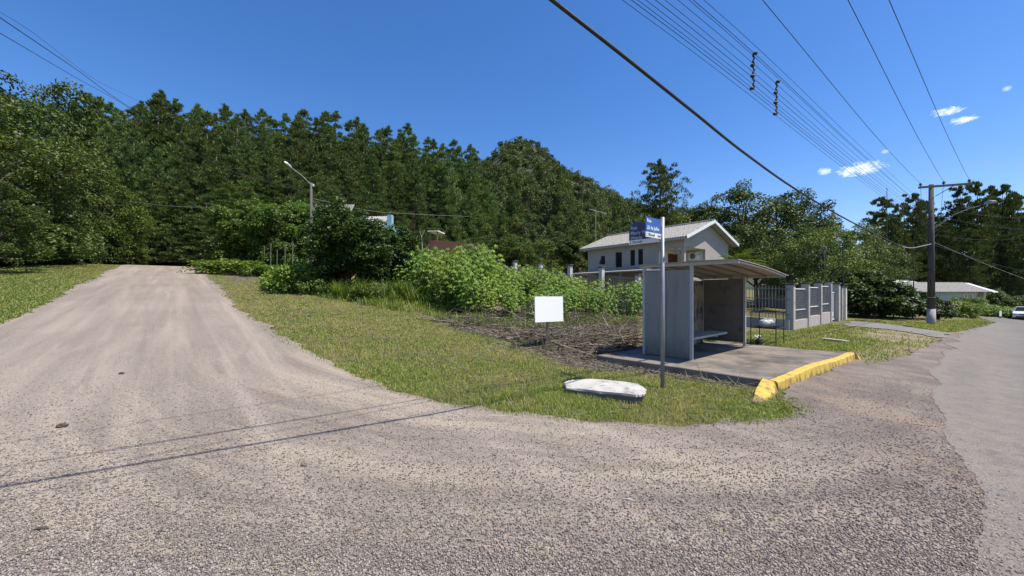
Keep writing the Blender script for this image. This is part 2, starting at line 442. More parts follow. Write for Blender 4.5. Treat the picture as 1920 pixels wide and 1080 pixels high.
P = lambda *q: px_poly(q)
gl = P((0, 610), (60, 580), (120, 551), (180, 521))
gr = P((388, 517), (402, 530), (450, 580), (520, 628), (640, 692), (760, 738), (840, 758), (930, 771), (1100, 792), (1300, 797), (1400, 792), (1470, 784), (1500, 768), (1455, 748), (1466, 736), (1524, 707), (1606, 672), (1660, 679), (1700, 664), (1745, 645), (1790, 622))
outline = [(40, -10)]+[(-45, -10), (-45, 3), (-24, 4.5), (-15.5, 6.6)]+gl+[(-49.5, 50.5), (-60, 64), (-53, 67), (-40, 49.5)]+gr+[(34, 27), (40, 10)]
GRAVEL = ragged(outline, .10, .075, 1, .3)
sheet('gravel_road', GRAVEL, .010, M['gravel'], .3)
al = P((1850, 1079), (1828, 960), (1805, 860), (1775, 800), (1748, 730), (1752, 690), (1778, 655), (1800, 630), (1830, 617), (1868, 606))
tl = al[-1]
asp = [(1.6, 1.2), (-6, -6.5), (-1, -12)]+[(9.5, -2.5), (22, 9), (40, 24.5), (64, 40), (86, 50), (84, 58), (58, 46), (46, 37.5)]+al[::-1]
asp = [(-6, -6.5), (-1, -12), (9.5, -2.5), (22, 9), (40, 24.5), (64, 40), (86, 50), (84, 58), (58, 46.5), (46, 38.5)]+al[::-1]+[(1.6, 1.2)]
ASPH = ragged(asp, .05, .07, 2, .12)
pr = sheet('paved_road', ASPH, .0135, M['asphalt'], .18)
co_ = np.zeros(len(pr.data.vertices)*3); pr.data.vertices.foreach_get('co', co_); co_ = co_.reshape(-1, 3)
apl = np.array([[p.x, p.y] for p in ragged(al+[al[-1]], .2, 0, 2, 0)]); dist = np.full(len(co_), 9.)
for q in apl: dist = np.minimum(dist, np.hypot(co_[:, 0]-q[0], co_[:, 1]-q[1]))
ea = pr.data.attributes.new('edge', 'FLOAT', 'POINT'); ea.data.foreach_set('value', np.clip(1-dist/(.45+.02*np.hypot(co_[:, 0], co_[:, 1])), 0, 1).astype(np.float32))
drv = P((1582, 607), (1600, 603), (1650, 607), (1700, 613), (1765, 623), (1790, 627), (1760, 634), (1700, 623), (1640, 616), (1590, 612))
sheet('driveway', ragged(drv, .12, .05, 3), .013, surf('driveway_asphalt', (.15, .138, .122), (.21, .193, .172), 2, .9, .5, 60), .5)

# ------------------------------------------------------------------ the wooded hill
PKX, PKY = 13.0, 380.0
def S(x):
    xs = [-700, -420, -250, -150, -90, -52, -40, -31, -28, -20, -15, -9, 2, 13, 20, 27, 33, 39, 44, 46, 52, 60, 70, 78, 82, 92, 109, 135, 170, 230, 330, 600]
    zs = [30, 60, 95, 112, 118, 121, 123, 127, 131, 134, 142, 147, 150, 150, 148, 143, 139, 134, 129, 126, 123, 119, 114, 111, 105, 101, 94, 84, 72, 59, 43, 25]
    return np.interp(x, xs, zs)
def HILL(x, y):
    s = S(x*PKY/np.maximum(y, 200.)); d = np.maximum(PKY-y, 0)/205; e = np.maximum(y-PKY, 0)/260
    z = s*np.clip(1-.96*d**1.15, 0, 1)*np.exp(-e*e)
    return z-3+1.8*np.sin(x*.09)*np.sin(y*.07)
xs = np.arange(-700, 620, 7.0); ys = np.arange(170, 700, 7.0)
X, Y = np.meshgrid(xs, ys); Z = np.maximum(HILL(X, Y), -6)
n, k = X.shape; idx = np.arange(n*k).reshape(n, k)
F = np.stack([idx[:-1, :-1], idx[:-1, 1:], idx[1:, 1:], idx[1:, :-1]], -1).reshape(-1, 4)
tag(link('hill', np_mesh('hill', np.stack([X, Y, Z], -1).reshape(-1, 3), F, True), surf('hill_soil', (.03, .04, .018), (.05, .06, .025), .05, .95, .2, .4)), kind='structure')

# ------------------------------------------------------------------ foliage builders
def norm(a): return a/np.maximum(np.linalg.norm(a, axis=-1, keepdims=True), 1e-9)
def leaves(p, ax, nm, L, W):
    """one folded leaf per row"""
    ax = norm(ax); sd = norm(np.cross(ax, nm)); up = np.cross(sd, ax)
    L = np.asarray(L)[:, None]; W = np.asarray(W)[:, None]
    a = p; b = p+ax*L*.5+sd*W*.5+up*W*.12; c = p+ax*L; d = p+ax*L*.5-sd*W*.5+up*W*.12
    v = np.stack([a, b, c, d], 1).reshape(-1, 3)
    return v, np.arange(len(v)).reshape(-1, 4)
def rdir(g, n): return norm(g.normal(size=(n, 3)))
def clump_leaves(g, C, R, per, L, W, flat=.8, up=.55):
    """leaves on the outside of many small clumps"""
    n = len(C)*per; ci = np.repeat(np.arange(len(C)), per)
    d = rdir(g, n); d[:, 2] = np.where(d[:, 2] < -.35, -d[:, 2], d[:, 2])
    r = R[ci]*(.45+.6*g.random(n)**.6)
    off = d*r[:, None]*np.array([1, 1, flat])
    nm = norm(d*.7+np.array([0, 0, up])+g.normal(size=(n, 3))*.45)
    ax = norm(np.cross(nm, rdir(g, n))+d*.35-np.array([0, 0, .25]))
    return leaves(C[ci]+off, ax, nm, L*(.7+.6*g.random(n)), W*(.7+.6*g.random(n)))
def tree_object(name, crown_mesh, leaf_m, trunk_mb, bark_m, label, cat, group):
    t = thing(name, label, cat, (0, 0, 0), group)
    if trunk_mb: trunk_mb.build('trunk', bark_m, t, smooth=True, fix=False)
    link('crown', crown_mesh, leaf_m, t)
    return t
def broad_mesh(seed, h, rad, base, limbs=9, per_limb=9, leaf=.22, per=110, spread=.34, cr=(.13, .24), squash=1.0, low=0, skirt=0):
    """crown mesh + trunk for a broadleaf tree"""
    g = np.random.default_rng(seed); cz = (h+base)/2; hz_ = (h-base)/2
    E = []
    for i in range(limbs):
        a = 2*PI*(i*.618+g.uniform(-.06, .06)); zt = -.75+1.55*((i+.5)/limbs)+g.uniform(-.12, .12)
        rr = math.sqrt(max(.05, 1-min(abs(zt), .97)**2))*g.uniform(.5, .74)
        E.append((rad*rr*math.cos(a), rad*rr*math.sin(a), cz+hz_*zt*.78))
    E.append((g.normal()*rad*.12, g.normal()*rad*.12, h-.28*hz_))
    E = np.array(E)
    C = np.repeat(E, per_limb, 0)+g.normal(size=(len(E)*per_limb, 3))*rad*spread*np.array([.62, .62, .5*squash])
    q = (C-np.array([0, 0, cz]))/np.array([rad, rad, hz_]); l = np.linalg.norm(q, axis=1, keepdims=True)
    C = np.where(l > .9, np.array([0, 0, cz])+q/l*.9*np.array([rad, rad, hz_]), C)
    C[:, 2] = np.maximum(C[:, 2], base*.9+low)
    if skirt:
        aa = g.uniform(0, 2*PI, skirt); rr = rad*g.uniform(.3, .88, skirt); C = np.concatenate([C, np.stack([rr*np.cos(aa), rr*np.sin(aa), h*g.uniform(.04, .34, skirt)], -1)])
    R = rad*g.uniform(cr[0], cr[1], len(C))
    v, f = clump_leaves(g, C, R, per, leaf, leaf*.55)
    mb = MB(); r0 = max(.04, h*.021)
    mb.tube([(0, 0, -.4), (.02*h, .01*h, base*.6), (0, .02*h, cz), (0, 0, cz+hz_*.55)], [r0*1.25, r0, r0*.62, r0*.2], 8)
    for e in E:
        z0 = base*.65+(min(e[2], cz+hz_*.4)-base*.65)*.45
        mb.tube([(0, .012*h, z0), (e[0]*.5, e[1]*.5, z0+(e[2]-z0)*.62), tuple(e)], [r0*.5, r0*.32, r0*.08], 6)
    return np_mesh('crown', v, f), mb
def pine_mesh(seed, h, rad, base=.12, whorls=22, per=58, peak=.8, sparse=0., tl=.5, tw=.13, rc=.62):
    """conifer: whorls of rising branches that end in rounded clusters of needles"""
    g = np.random.default_rng(seed); C = []; R = []; D = []; mb = MB(); a0 = g.uniform(0, 2*PI)
    mb.tube([(0, 0, -.6), (g.uniform(-.1, .1), 0, h*.35), (g.uniform(-.15, .15), g.uniform(-.1, .1), h*.7), (0, 0, h*.985)], [h*.0125, h*.0105, h*.006, .03], 8)
    for w in range(whorls):
        t = (w+g.uniform(.2, .8))/whorls; z = h*(base+(.97-base)*t); u = 1-t
        L0 = rad*(u**peak)*(1 if t > .18 else .75+t*1.4)*g.uniform(.8, 1.15)+.18
        for k in range(5 if t < .8 else 3):
            if g.random() < sparse: continue
            a = 2*PI*(k/5.)+w*2.4+g.uniform(-.45, .45); L = L0*g.uniform(.6, 1.15)*(1+.22*math.cos(a-a0))
            rise = (-.05+.75*t)*L
            d = np.array([math.cos(a), math.sin(a), 0]); e = d*L+np.array([0, 0, z+rise])
            if t < .6: mb.tube([(0, 0, z), tuple(d*L*.55+np.array([0, 0, z+rise*.3])), tuple(e)], [.055*(u+.25), .035*(u+.2), .012], 4, False)
            r = rc*(.45+.75*min(1, L/rad))*g.uniform(.7, 1.3)*(1-.45*max(0, (t-.6)/.4))
            for q, m in ((1, 1), (.66, .9), (.36, .7)):
                if q*L < .5 and q < 1: continue
                C.append(d*L*q+np.array([0, 0, z+rise*q**1.4])+g.normal(size=3)*.16); R.append(r*m); D.append(d*.35)
    for q in (.0, .3, .6, 1.0): C.append(np.array([g.normal()*.05, g.normal()*.05, h-.15-q])); R.append(.07+.2*q); D.append(np.zeros(3))
    C, R, D = np.array(C), np.array(R), np.array(D); n = len(C)*per; ci = np.repeat(np.arange(len(C)), per)
    o = rdir(g, n); o[:, 2] = np.where(o[:, 2] < -.2, -o[:, 2], o[:, 2]); p = C[ci]+o*(R[ci]*(.35+.6*g.random(n)**.5))[:, None]*np.array([1, 1, .95])
    d = norm(o*.7+D[ci]+np.array([0, 0, .8])+g.normal(size=(n, 3))*.3)
    v, f = leaves(p, d, norm(o*.5+rdir(g, n)*.6+np.array([0, 0, .9])), tl*(.7+.55*g.random(n)), tw*(.8+.4*g.random(n)))
    return np_mesh('crown', v, f), mb
def stand(proto, px=None, Y=None, top=None, xy=None, height=None, ph=None, rot=None, wide=1., label=None, group=None, first=[set()], drop=.15):
    """a copy of a plant on the ground, at the height the skyline gives it"""
    x, y = at(px, Y) if xy is None else xy
    z = hz(x, y)-drop
    hh = height if height is not None else zy(top, y)-z
    if proto.name not in first[0]: first[0].add(proto.name); o = proto
    else: o = copy_tree(proto)
    s = hh/ph
    o.location = (x, y, z); o.scale = (s*wide, s*wide, s); o.rotation_euler = (0, 0, R0.uniform(0, 2*PI) if rot is None else rot)
    if label: o['label'] = label
    if group: o['group'] = group
    return o
# ------------------------------------------------------------------ trees
PH = {}
def proto(key, name, mesh_trunk, leafm, barkm, ph, cat='tree'):
    o = tree_object(name, mesh_trunk[0], leafm, mesh_trunk[1], barkm, name.replace('_', ' '), cat, None); PH[o.name] = ph; return o
pines = [proto(i, 'pine_tree', pine_mesh(20+i, 25, r, b, 30, 44, pk, .06, .55, .13, .72), M['pine'], M['pine_bark'], 25) for i, (r, b, pk) in enumerate([(5.0, .05, .80), (4.5, .06, .9), (5.4, .05, .74), (4.4, .05, .95), (4.9, .06, .68)])]
far_pines = [proto(i, 'pine_tree', pine_mesh(50+i, 22, r, b, 19, 60, pk, .1, .55, .15, .85), M['pine_far'], M['pine_bark'], 22) for i, (r, b, pk) in enumerate([(4.6, .2, .5), (4.2, .16, .55), (5.0, .24, .42)])]
tall_pine = proto(0, 'pine_tree', pine_mesh(71, 22, 5.0, .42, 15, 60, .45, .22, .55, .13, .75), M['pine_far'], M['pine_bark'], 22)
broads = [proto(i, 'broadleaf_tree', broad_mesh(100+i, 12, r, b, 13, 8, .27, 95, .25, (.11, .21)), M['leaf_mid' if i % 2 else 'leaf'], M['bark'], 12) for i, (r, b) in enumerate([(4.6, 1.6), (4.0, 1.2), (5.0, 1.8), (4.3, 1.0)])]
edge_trees = [proto(i, 'broadleaf_tree', broad_mesh(140+i, 14, r, .6, 19, 9, .24, 125, .21, (.09, .17), 1., 0, 34), M[mm], M['bark'], 14) for i, (r, mm) in enumerate([(6.2, 'leaf'), (5.6, 'leaf_mid')])]
feather = [proto(i, 'broadleaf_tree', broad_mesh(160+i, 8, 4.2, .9, 12, 9, .17, 120, .36, (.1, .2), .45), M['leaf_mid'], M['bark'], 8) for i in range(2)]

# --- pine stand behind the gravel road
SKX = [-400, -100, 60, 95, 130, 180, 240, 285, 300, 320, 345, 420, 480, 560, 640, 700, 760, 820, 870, 900, 930, 990]
SKY_ = [200, 180, 172, 180, 190, 182, 192, 188, 172, 186, 190, 196, 208, 214, 218, 226, 238, 258, 270, 288, 318, 345]
GP = 'pines in the dense stand behind the gravel road'
cnt = 0
for r in range(5):
    npx = [17, 19, 20, 20, 16][r]
    for i in range(npx):
        px = 150+(i+(.5 if r % 2 else 0))*(835/npx)+R0.uniform(-13, 13)
        Yb = 60+max(0, px-400)*.058+r*5.2+R0.uniform(-1.5, 1.5)
        if px < 300: Yb -= (300-px)*.02
        top = np.interp(px, SKX, SKY_)
        x, y = at(px, Yb); z = hz(x, y)
        full = zy(top, y)-z
        hh = min(full, 33)
        if r == 0: hh = full*R0.uniform(.60, .86)
        elif r == 1: hh = full*R0.uniform(.80, .97)
        else: hh = full*R0.uniform(.93, 1.03)
        if px > 915 and r > 1: continue
        stand(pines[int(R0.integers(5))], xy=(x, y), height=hh, ph=25, wide=R0.uniform(1.15, 1.45) if r < 2 else R0.uniform(1.0, 1.2),
              label=['tall dark pine in the front row of the dense stand behind the gravel road', 'tall dark pine in the second row of the dense stand behind the gravel road',
                     'tall dark pine in the back rows of the dense stand, its tip against the sky'][min(r, 2)], group=GP+[' (front row)', ' (second row)', ' (back rows)'][min(r, 2)])
        cnt += 1
for i in range(15):
    px = 255+i*42+R0.uniform(-12, 12); Y = 57+max(0, px-400)*.055+R0.uniform(-1, 1); x, y = at(px, Y)
    full = zy(np.interp(px, SKX, SKY_), Y)-hz(x, y)
    stand(pines[int(R0.integers(5))], xy=(x, y), height=full*R0.uniform(.36, .56), ph=25, wide=R0.uniform(1.7, 2.3), label='shorter bushy pine at the very front of the dense stand behind the gravel road', group=GP+' (front edge)')
# --- broadleaf trees left of the gravel road
for px, Y, top, k, wd, lab in [(-70, 26, 150, 0, 1.05, 'tall leafy tree at the left edge of the photo, cut by the frame'),
                               (30, 31, 172, 0, .9, 'tall dark leafy tree above the left lawn, nearest the left edge'),
                               (95, 40, 205, 1, .85, 'mid green leafy tree sloping down from the tall dark trees on the left'),
                               (185, 47, 300, 1, .95, 'lower mid green leafy tree hanging over the left side of the gravel road'),
                               (-30, 22, 330, 0, 1.15, 'low dark leafy tree on the left lawn edge in front of the taller ones'),
                               (72, 33, 330, 0, .95, 'low dark leafy tree at the back of the left lawn'),
                               (225, 50, 370, 1, 1.0, 'small leafy tree beside the dark end of the gravel road')]:
    stand(edge_trees[k], px, Y, top, ph=14, wide=wd, label=lab, group='leafy trees left of the gravel road')
stand(broads[2], 78, 62, 132, ph=12, wide=.62, label='round-topped dark tree rising above all others at the far left', group='leafy trees left of the gravel road')
stand(broads[0], 20, 50, 140, ph=12, wide=.75, label='dark leafy tree half behind the tall tree at the left edge', group='leafy trees left of the gravel road')
# --- mixed wood between pines and house, climbing to the hill
GM = 'leafy trees on the slope between the pines and the house'
g2 = np.random.default_rng(11)
mid = []
for r, (Y, tops, tys, nn) in enumerate([(150, [900, 960, 1060, 1180, 1300], [305, 308, 322, 368, 382], 14), (118, [860, 930, 1040, 1180, 1320], [350, 338, 345, 380, 388], 13), (88, [800, 900, 1000, 1100, 1200, 1330], [420, 400, 385, 382, 395, 395], 12), (64, [760, 850, 960, 1100, 1230], [440, 440, 425, 418, 400], 11), (50, [780, 900, 1020, 1120, 1300], [455, 452, 440, 430, 405], 10)]):
    for i in range(nn):
        px = tops[0]+(i+.5+g2.uniform(-.25, .25))*(tops[-1]-tops[0])/nn
        top = np.interp(px, tops, tys)+g2.uniform(-6, 16)
        if Y == 50 and 1040 < px < 1320: Yy = 56
        else: Yy = Y+g2.uniform(-5, 5)
        x, y = at(px, Yy); hh = zy(top, y)-hz(x, y)+.1
        lab = 'leafy tree in the wood behind the lot, '+['far up towards the hill', 'halfway up towards the hill', 'in the middle rows', 'in the lower rows', 'in the lowest row'][r]
        stand(broads[int(g2.choice([1, 3, 1, 0]))], xy=(x, y), height=hh, ph=12, wide=max(.55, min(1.6, g2.uniform(.95, 1.25)*9/hh)), label=lab, group=GM+', row '+['farthest', 'fourth', 'third', 'second', 'nearest'][r])
for px, top, Y in [(965, 300, 165), (1010, 310, 170), (1050, 318, 160), (930, 312, 150), (1085, 330, 158)]:
    stand(far_pines[int(g2.integers(3))], px, Y, top, ph=22, wide=.85, label='olive green pine rising from the slope wood below the domed hilltop', group='pines on the slope below the hill')
# --- behind the house and along the street
stand(tall_pine, 1237, 70, 302, ph=22, wide=1.0, label='lone tall pine with thin ragged branches above the house roof')
for px, Y, top, k, wd, lab in [(1300, 52, 383, 1, 1.1, 'mid green leafy tree directly behind the house ridge'), (1345, 50, 368, 0, 1.0, 'dark leafy tree behind the right slope of the house roof'),
                               (1395, 45, 338, 0, .95, 'tallest dark leafy tree between the house and the fence'), (1455, 46, 352, 2, .9, 'broad dark leafy tree above the bus shelter roof'),
                               (1510, 52, 358, 3, .8, 'leafy tree with a pointed top behind the gate'), (1560, 50, 398, 1, 1.0, 'leafy tree right of the pointed one, below the cable bundle'),
                               (1420, 36, 415, 2, 1.05, 'dark leafy tree close behind the shelter roof'), (1500, 38, 420, 0, 1.1, 'dark leafy tree behind the front fence'),
                               (1620, 58, 418, 3, 1.0, 'leafy tree under the thin mast near the utility pole'), (1365, 40, 430, 3, 1.0, 'leafy tree just right of the house gable')]:
    stand(broads[k], px, Y, top, ph=12, wide=wd, label=lab, group='leafy trees behind the house and the fence')
for px, Y, top, k, wd, lab in [(1545, 30, 430, 0, 1.0, 'feathery tree spreading over the far end of the fence'), (1625, 33, 448, 1, .85, 'feathery tree between the gate and the utility pole'), (1480, 31, 470, 1, .8, 'small feathery tree behind the fence panels')]:
    stand(feather[k], px, Y, top, ph=8, wide=wd, label=lab, group='feathery trees by the fence')
GR = 'pines behind the long white house'
for i, (px, Y, top) in enumerate([(1655, 82, 372), (1682, 76, 385), (1712, 80, 366), (1742, 84, 380), (1800, 84, 352), (1775, 78, 420), (1832, 80, 344), (1858, 88, 352), (1880, 82, 350), (1908, 86, 368), (1945, 82, 374), (1990, 84, 380), (1640, 90, 410), (1725, 92, 400), (1765, 92, 408), (1820, 74, 430), (1890, 75, 425), (1700, 72, 450), (1930, 72, 440)]):
    stand(far_pines[i % 3], px, Y, top, ph=22, wide=R0.uniform(.75, .95), label='dark pine in the stand behind the long white house, '+('left of the utility pole' if px < 1745 else 'right of the utility pole'), group=GR+(' left of the pole' if px < 1745 else ' right of the pole'))

# --- bushes
def bush(name, mesh_trunk, leafm, xy, label, cat, group=None, h=1., wide=1.):
    o = tree_object(name, mesh_trunk[0], leafm, mesh_trunk[1], M['bark'], label, cat, group)
    o.location = (xy[0], xy[1], hz(*xy)-.08); o.scale = (h*wide, h*wide, h); return o
bush('leafy_bush', broad_mesh(201, 5.0, 2.2, .15, 16, 10, .14, 200, .33, (.13, .22), 1., 0, 45), M['citrus'], at(652, 21), 'big dark glossy bush on the lot right of the street lamp', 'bush', 'glossy bushes on the lot', 1.02)
bush('leafy_bush', broad_mesh(202, 4.2, 1.9, .15, 13, 10, .14, 180, .34, (.13, .22), 1., 0, 40), M['citrus'], at(752, 24), 'smaller dark glossy bush right of the big one', 'bush', 'glossy bushes on the lot', .98)
hedge = tree_object('hedge_tree', *(lambda q: (q[0], M['leaf_light'], q[1], M['bark']))(broad_mesh(203, 6.2, 2.8, .7, 15, 10, .18, 180, .34, (.13, .22), .8, 0, 60)), 'pale green round-topped tree at the left end of the garden hedge', 'tree', 'garden trees by the street lamp')
PH[hedge.name] = 6.2
stand(hedge, 462, 38, 374, ph=6.2, wide=1.0)
for px, Y, top, wd, lab in [(525, 36, 376, .95, 'pale green tree in the middle of the garden hedge'), (585, 39, 384, .9, 'pale green tree behind the street lamp pole'), (548, 44, 375, .9, 'pale green tree at the back of the garden hedge'), (622, 41, 390, .95, 'pale green tree right of the street lamp, behind the big glossy bush')]:
    stand(hedge, px, Y, top, ph=6.2, wide=wd, label=lab, group='garden trees by the street lamp')
bush('round_bush', broad_mesh(204, 3.0, 1.35, .2, 12, 9, .13, 130, .3, (.16, .24)), M['leaf_mid'], at(1065, 37), 'clipped round olive bush left of the house', 'bush', None, 1.0)
bpy.data.objects['round_bush'].location.z = zy(478, 37)-1.4
# weeds and low plants
def low_mound(seed, r, h, leaf, n=26, per=90): return broad_mesh(seed, h, r, .02, 8, 4, leaf, per, .4, (.2, .34))
lm = [low_mound(220+i, 1.3, .9, .13) for i in range(3)]
lowp = [tree_object('weed_clump', a, M['weed'], None, M['bark'], 'low weed clump', 'weeds', None) for a, b in lm]
GW = 'low weed clumps'
for i, (px, Y, h, wd, lab) in enumerate([(440, 33, 1.1, 1.9, 'creeping green weeds on the soil bank at the top of the gravel road'), (408, 37, .7, 1.9, 'creeping green weeds right beside the crest of the gravel road'), (490, 32, .9, 1.3, 'green weeds under the garden hedge'),
        (560, 20.5, 1.35, .9, 'bright green weeds left of the big glossy bush'), (540, 21.5, 1.0, 1.0, 'low bright weeds by the foot of the street lamp'), (590, 19.8, .8, .8, 'low weeds in front of the big glossy bush'),
        (700, 18, .7, 1.1, 'low weeds at the right foot of the big glossy bush')]):
    x, y = at(px, Y); stand(lowp[i % 3], xy=(x, y), height=h, ph=.9, wide=wd, label=lab, group=GW)
for i in range(20):
    px = 1800+i*11+R0.uniform(-5, 5); Y = R0.uniform(44, 57)
    stand(lowp[i % 3], px, Y, ph=.9, height=R0.uniform(.8, 1.35), wide=R0.uniform(1.3, 1.7), label='tall green weeds between the street and the long white house', group='tall weeds before the long white house')
for i in range(10):
    px = 1690+i*12; stand(lowp[i % 3], px, R0.uniform(36, 48), ph=.9, height=R0.uniform(.8, 1.3), wide=R0.uniform(1.2, 1.5), label='green weeds behind the utility pole', group='weeds behind the utility pole')
for i in range(9):                               # the waste strip behind the shelter and rubbish basket
    a, b = R0.uniform(2.2, 4.2), R0.uniform(-2.6, -1.2); x, y, _ = SH.P(a, b)
    stand(lowp[i % 3], xy=(x, y), ph=.9, height=R0.uniform(.25, .5), wide=R0.uniform(.5, .8), label='short weeds between the shelter and the rubbish basket', group='short weeds beside the shelter')
# flowering shrubs
fl = broad_mesh(231, 2.6, 1.7, .1, 11, 8, .2, 100, .36, (.14, .24))
shrub = tree_object('flowering_shrub', fl[0], M['leaf'], fl[1], M['bark'], 'dark shrub', 'shrub', None)
gq = np.random.default_rng(5); q = rdir(gq, 9); q[:, 2] = np.abs(q[:, 2]); C = q*np.array([1.65, 1.65, 1.25])+np.array([0, 0, 1.25])
v, f = clump_leaves(gq, C, np.full(9, .08), 7, .11, .09)
link('blossoms', np_mesh('blossoms', v, f), M['petal'], shrub)
for px, Y, h, wd, lab in [(1640, 26, 2.7, 1.1, 'dark shrub with white blossoms beside the gate'), (1676, 27, 2.3, 1.1, 'dark shrub with white blossoms in the middle of its row'), (1712, 27.5, 2.0, 1.0, 'dark shrub with white blossoms left of the utility pole'),
                          (1762, 28, 1.5, .9, 'low shrub with white blossoms right of the utility pole'), (1615, 29, 3.2, .9, 'tall dark blossoming shrub behind the gate pillar')]:
    stand(shrub, px, Y, height=h, ph=2.6, wide=wd, label=lab, group='flowering shrubs along the street')
us = bush('undergrowth_shrub', broad_mesh(240, 3.0, 2.4, .05, 11, 8, .2, 110, .36, (.14, .24), 1., 0, 30), M['leaf'], (0, 0), 'dark undergrowth shrub', 'shrub')
PH[us.name] = 3
for i in range(26):
    px = -120+i*16.5+R0.uniform(-6, 6); Y = np.interp(px, [-120, 60, 150, 250, 280, 420], [24, 34, 43, 52, 66, 68])+R0.uniform(-1, 2)
    if px < 240: lab, gr = 'dark undergrowth shrub along the back of the left lawn', 'undergrowth behind the left lawn'
    else: lab, gr = 'dark undergrowth shrub under the pines at the end of the gravel road', 'undergrowth at the end of the gravel road'
    stand(us, px, Y, height=R0.uniform(2.2, 3.6) if px < 240 else R0.uniform(2.2, 4.2), ph=3, wide=R0.uniform(.9, 1.2), label=lab, group=gr)
for i in range(12):
    px = 440+i*24; stand(us, px, R0.uniform(52, 58), height=R0.uniform(3, 5), ph=3, label='dark undergrowth shrub at the foot of the pines behind the garden hedge', group='undergrowth behind the garden hedge')
for i in range(12):
    px = 1835+i*14; stand(us, px, R0.uniform(63, 68), height=R0.uniform(2.5, 4), ph=3, label='dark undergrowth shrub at the foot of the pines right of the long house', group='undergrowth right of the long house')
# --- palm
def palm():
    g = np.random.default_rng(9); vs = []; mb = MB(); mb.tube([(0, 0, -.2), (.05, 0, 1.6), (0, .05, 3.1)], [.14, .11, .1], 8)
    P_, A_, N_, L_, W_ = [], [], [], [], []
    for k in range(20):
        a = k*2.4; el = .9-1.25*(k/20.)+g.uniform(-.1, .1); L = g.uniform(1.1, 1.5)
        for s in range(22):
            t = .25+.75*s/22; d = np.array([math.cos(a)*math.cos(el), math.sin(a)*math.cos(el), math.sin(el)])
            p = np.array([0, 0, 3.1])+d*L*t-np.array([0, 0, .55])*t*t*L*.6
            for sg in (-1, 1):
                sdv = np.array([-math.sin(a), math.cos(a), 0])*sg
                P_.append(p); A_.append(d*.7+sdv*.8-np.array([0, 0, .35])); N_.append([0, 0, 1.]); L_.append(.45*(1.1-t*.6)); W_.append(.06)
    v, f = leaves(np.array(P_), np.array(A_), np.array(N_), np.array(L_), np.array(W_))
    return tree_object('palm_tree', np_mesh('crown', v, f), M['palm'], mb, M['bark'], 'small fan palm beside the house gable, above the shelter roof', 'palm', None)
pm = palm(); PH[pm.name] = 4
x, y = at(1385, 26); pm.location = (x, y, zy(490, 26)-3.1*1.15); pm.scale = (1.3, 1.3, 1.15)

# --- cassava patch
def cassava(seed, h=2.2):
    g = np.random.default_rng(seed); mb = MB(); P_, A_, N_, L_, W_ = [], [], [], [], []
    for sct in range(4):
        a = g.uniform(0, 2*PI); rr = g.uniform(.12, .38); hh = h*g.uniform(.75, 1)
        tip = np.array([math.cos(a)*rr, math.sin(a)*rr, hh])
        mb.tube([(math.cos(a)*.05, math.sin(a)*.05, -.1), tuple(tip*np.array([.6, .6, .5])), tuple(tip)], [.018, .015, .008], 5)
        for k in range(20):
            t = .18+.82*(k+.5)/20; c = tip*np.array([.6+.4*t, .6+.4*t, t]); ph = k*2.4+g.uniform(-.3, .3)
            out = np.array([math.cos(ph), math.sin(ph), .35]); pl = g.uniform(.22, .42)*(1.15-.4*t)
            c2 = c+out*pl
            for q in range(6):
                b = ph+(q-2.5)*.62
                P_.append(c2); A_.append([math.cos(b), math.sin(b), -.75-g.uniform(0, .35)]); N_.append([math.cos(b)*.5, math.sin(b)*.5, 1]); L_.append(g.uniform(.17, .26)); W_.append(g.uniform(.05, .075))
    v, f = leaves(np.array(P_), norm(np.array(A_, float)), np.array(N_, float), np.array(L_), np.array(W_))
    t = thing('cassava_plant', 'bright green cassava plant in the dense patch behind the white board', 'plant', (0, 0, 0), 'cassava plants in the dense patch')
    mb.build('stem', M['weed'], t, fix=False); link('leaves', np_mesh('leaves', v, f), M['cassava'], t)
    return t
cas = [cassava(300+i) for i in range(4)]
front = cast([770, 800, 850, 930, 1000, 1100, 1195, 1260], [548, 570, 588, 600, 602, 598, 590, 582])
area = [tuple(p) for p in front]+[(5.6, 17.5), (3.2, 20), (0, 22.5), (-3.5, 23.5), (-6.2, 22)]
pts = []
for k in range(6000):
    p = (R0.uniform(-8, 7), R0.uniform(11, 24))
    if not inside(area, np.array([p[0]]), np.array([p[1]]))[0]: continue
    if all((p[0]-q[0])**2+(p[1]-q[1])**2 > .62**2 for q in pts): pts.append(p)
    if len(pts) >= 190: break
for i, p in enumerate(pts):
    back = p[1]-(13.2+.1*abs(p[0]))
    hh = np.clip(1.35+.16*back, 1.2, 2.3)*R0.uniform(.85, 1.12)*(1.05 if -4.5 < p[0] < -.8 else .74)
    stand(cas[i % 4], xy=p, height=hh, ph=2.2, wide=1.15, drop=.02, label='bright green cassava plant in the dense patch behind the white board', group='cassava plants in the dense patch')
# --- tall grass tussocks along the front of the lot
def tussock(seed, n=46, h=1.0):
    g = np.random.default_rng(seed); vs = []; fs = []
    for k in range(n):
        a = g.uniform(0, 2*PI); L = h*g.uniform(.55, 1.1); lean = g.uniform(.15, .75); w = .018*g.uniform(.8, 1.5)
        b = np.array([g.normal()*.1, g.normal()*.1, 0]); d = np.array([math.cos(a), math.sin(a), 0]); s = np.array([-d[1], d[0], 0])*w
        o = len(vs)
        for t in (0, .35, .7, 1):
            c = b+d*lean*L*t*t+np.array([0, 0, L*(t-.42*lean*t*t)]); ww = 1-t*.85
            vs += [c-s*ww, c+s*ww]
        fs += [(o+2*i, o+2*i+1, o+2*i+3, o+2*i+2) for i in range(3)]
    t = tag(link('grass_tussock', np_mesh('grass_tussock', np.array(vs), np.array(fs)), M['weed'], None, (0, 0, 0)), 'grass tussock', 'grass tussock')
    return t
tus = [tussock(330+i) for i in range(3)]
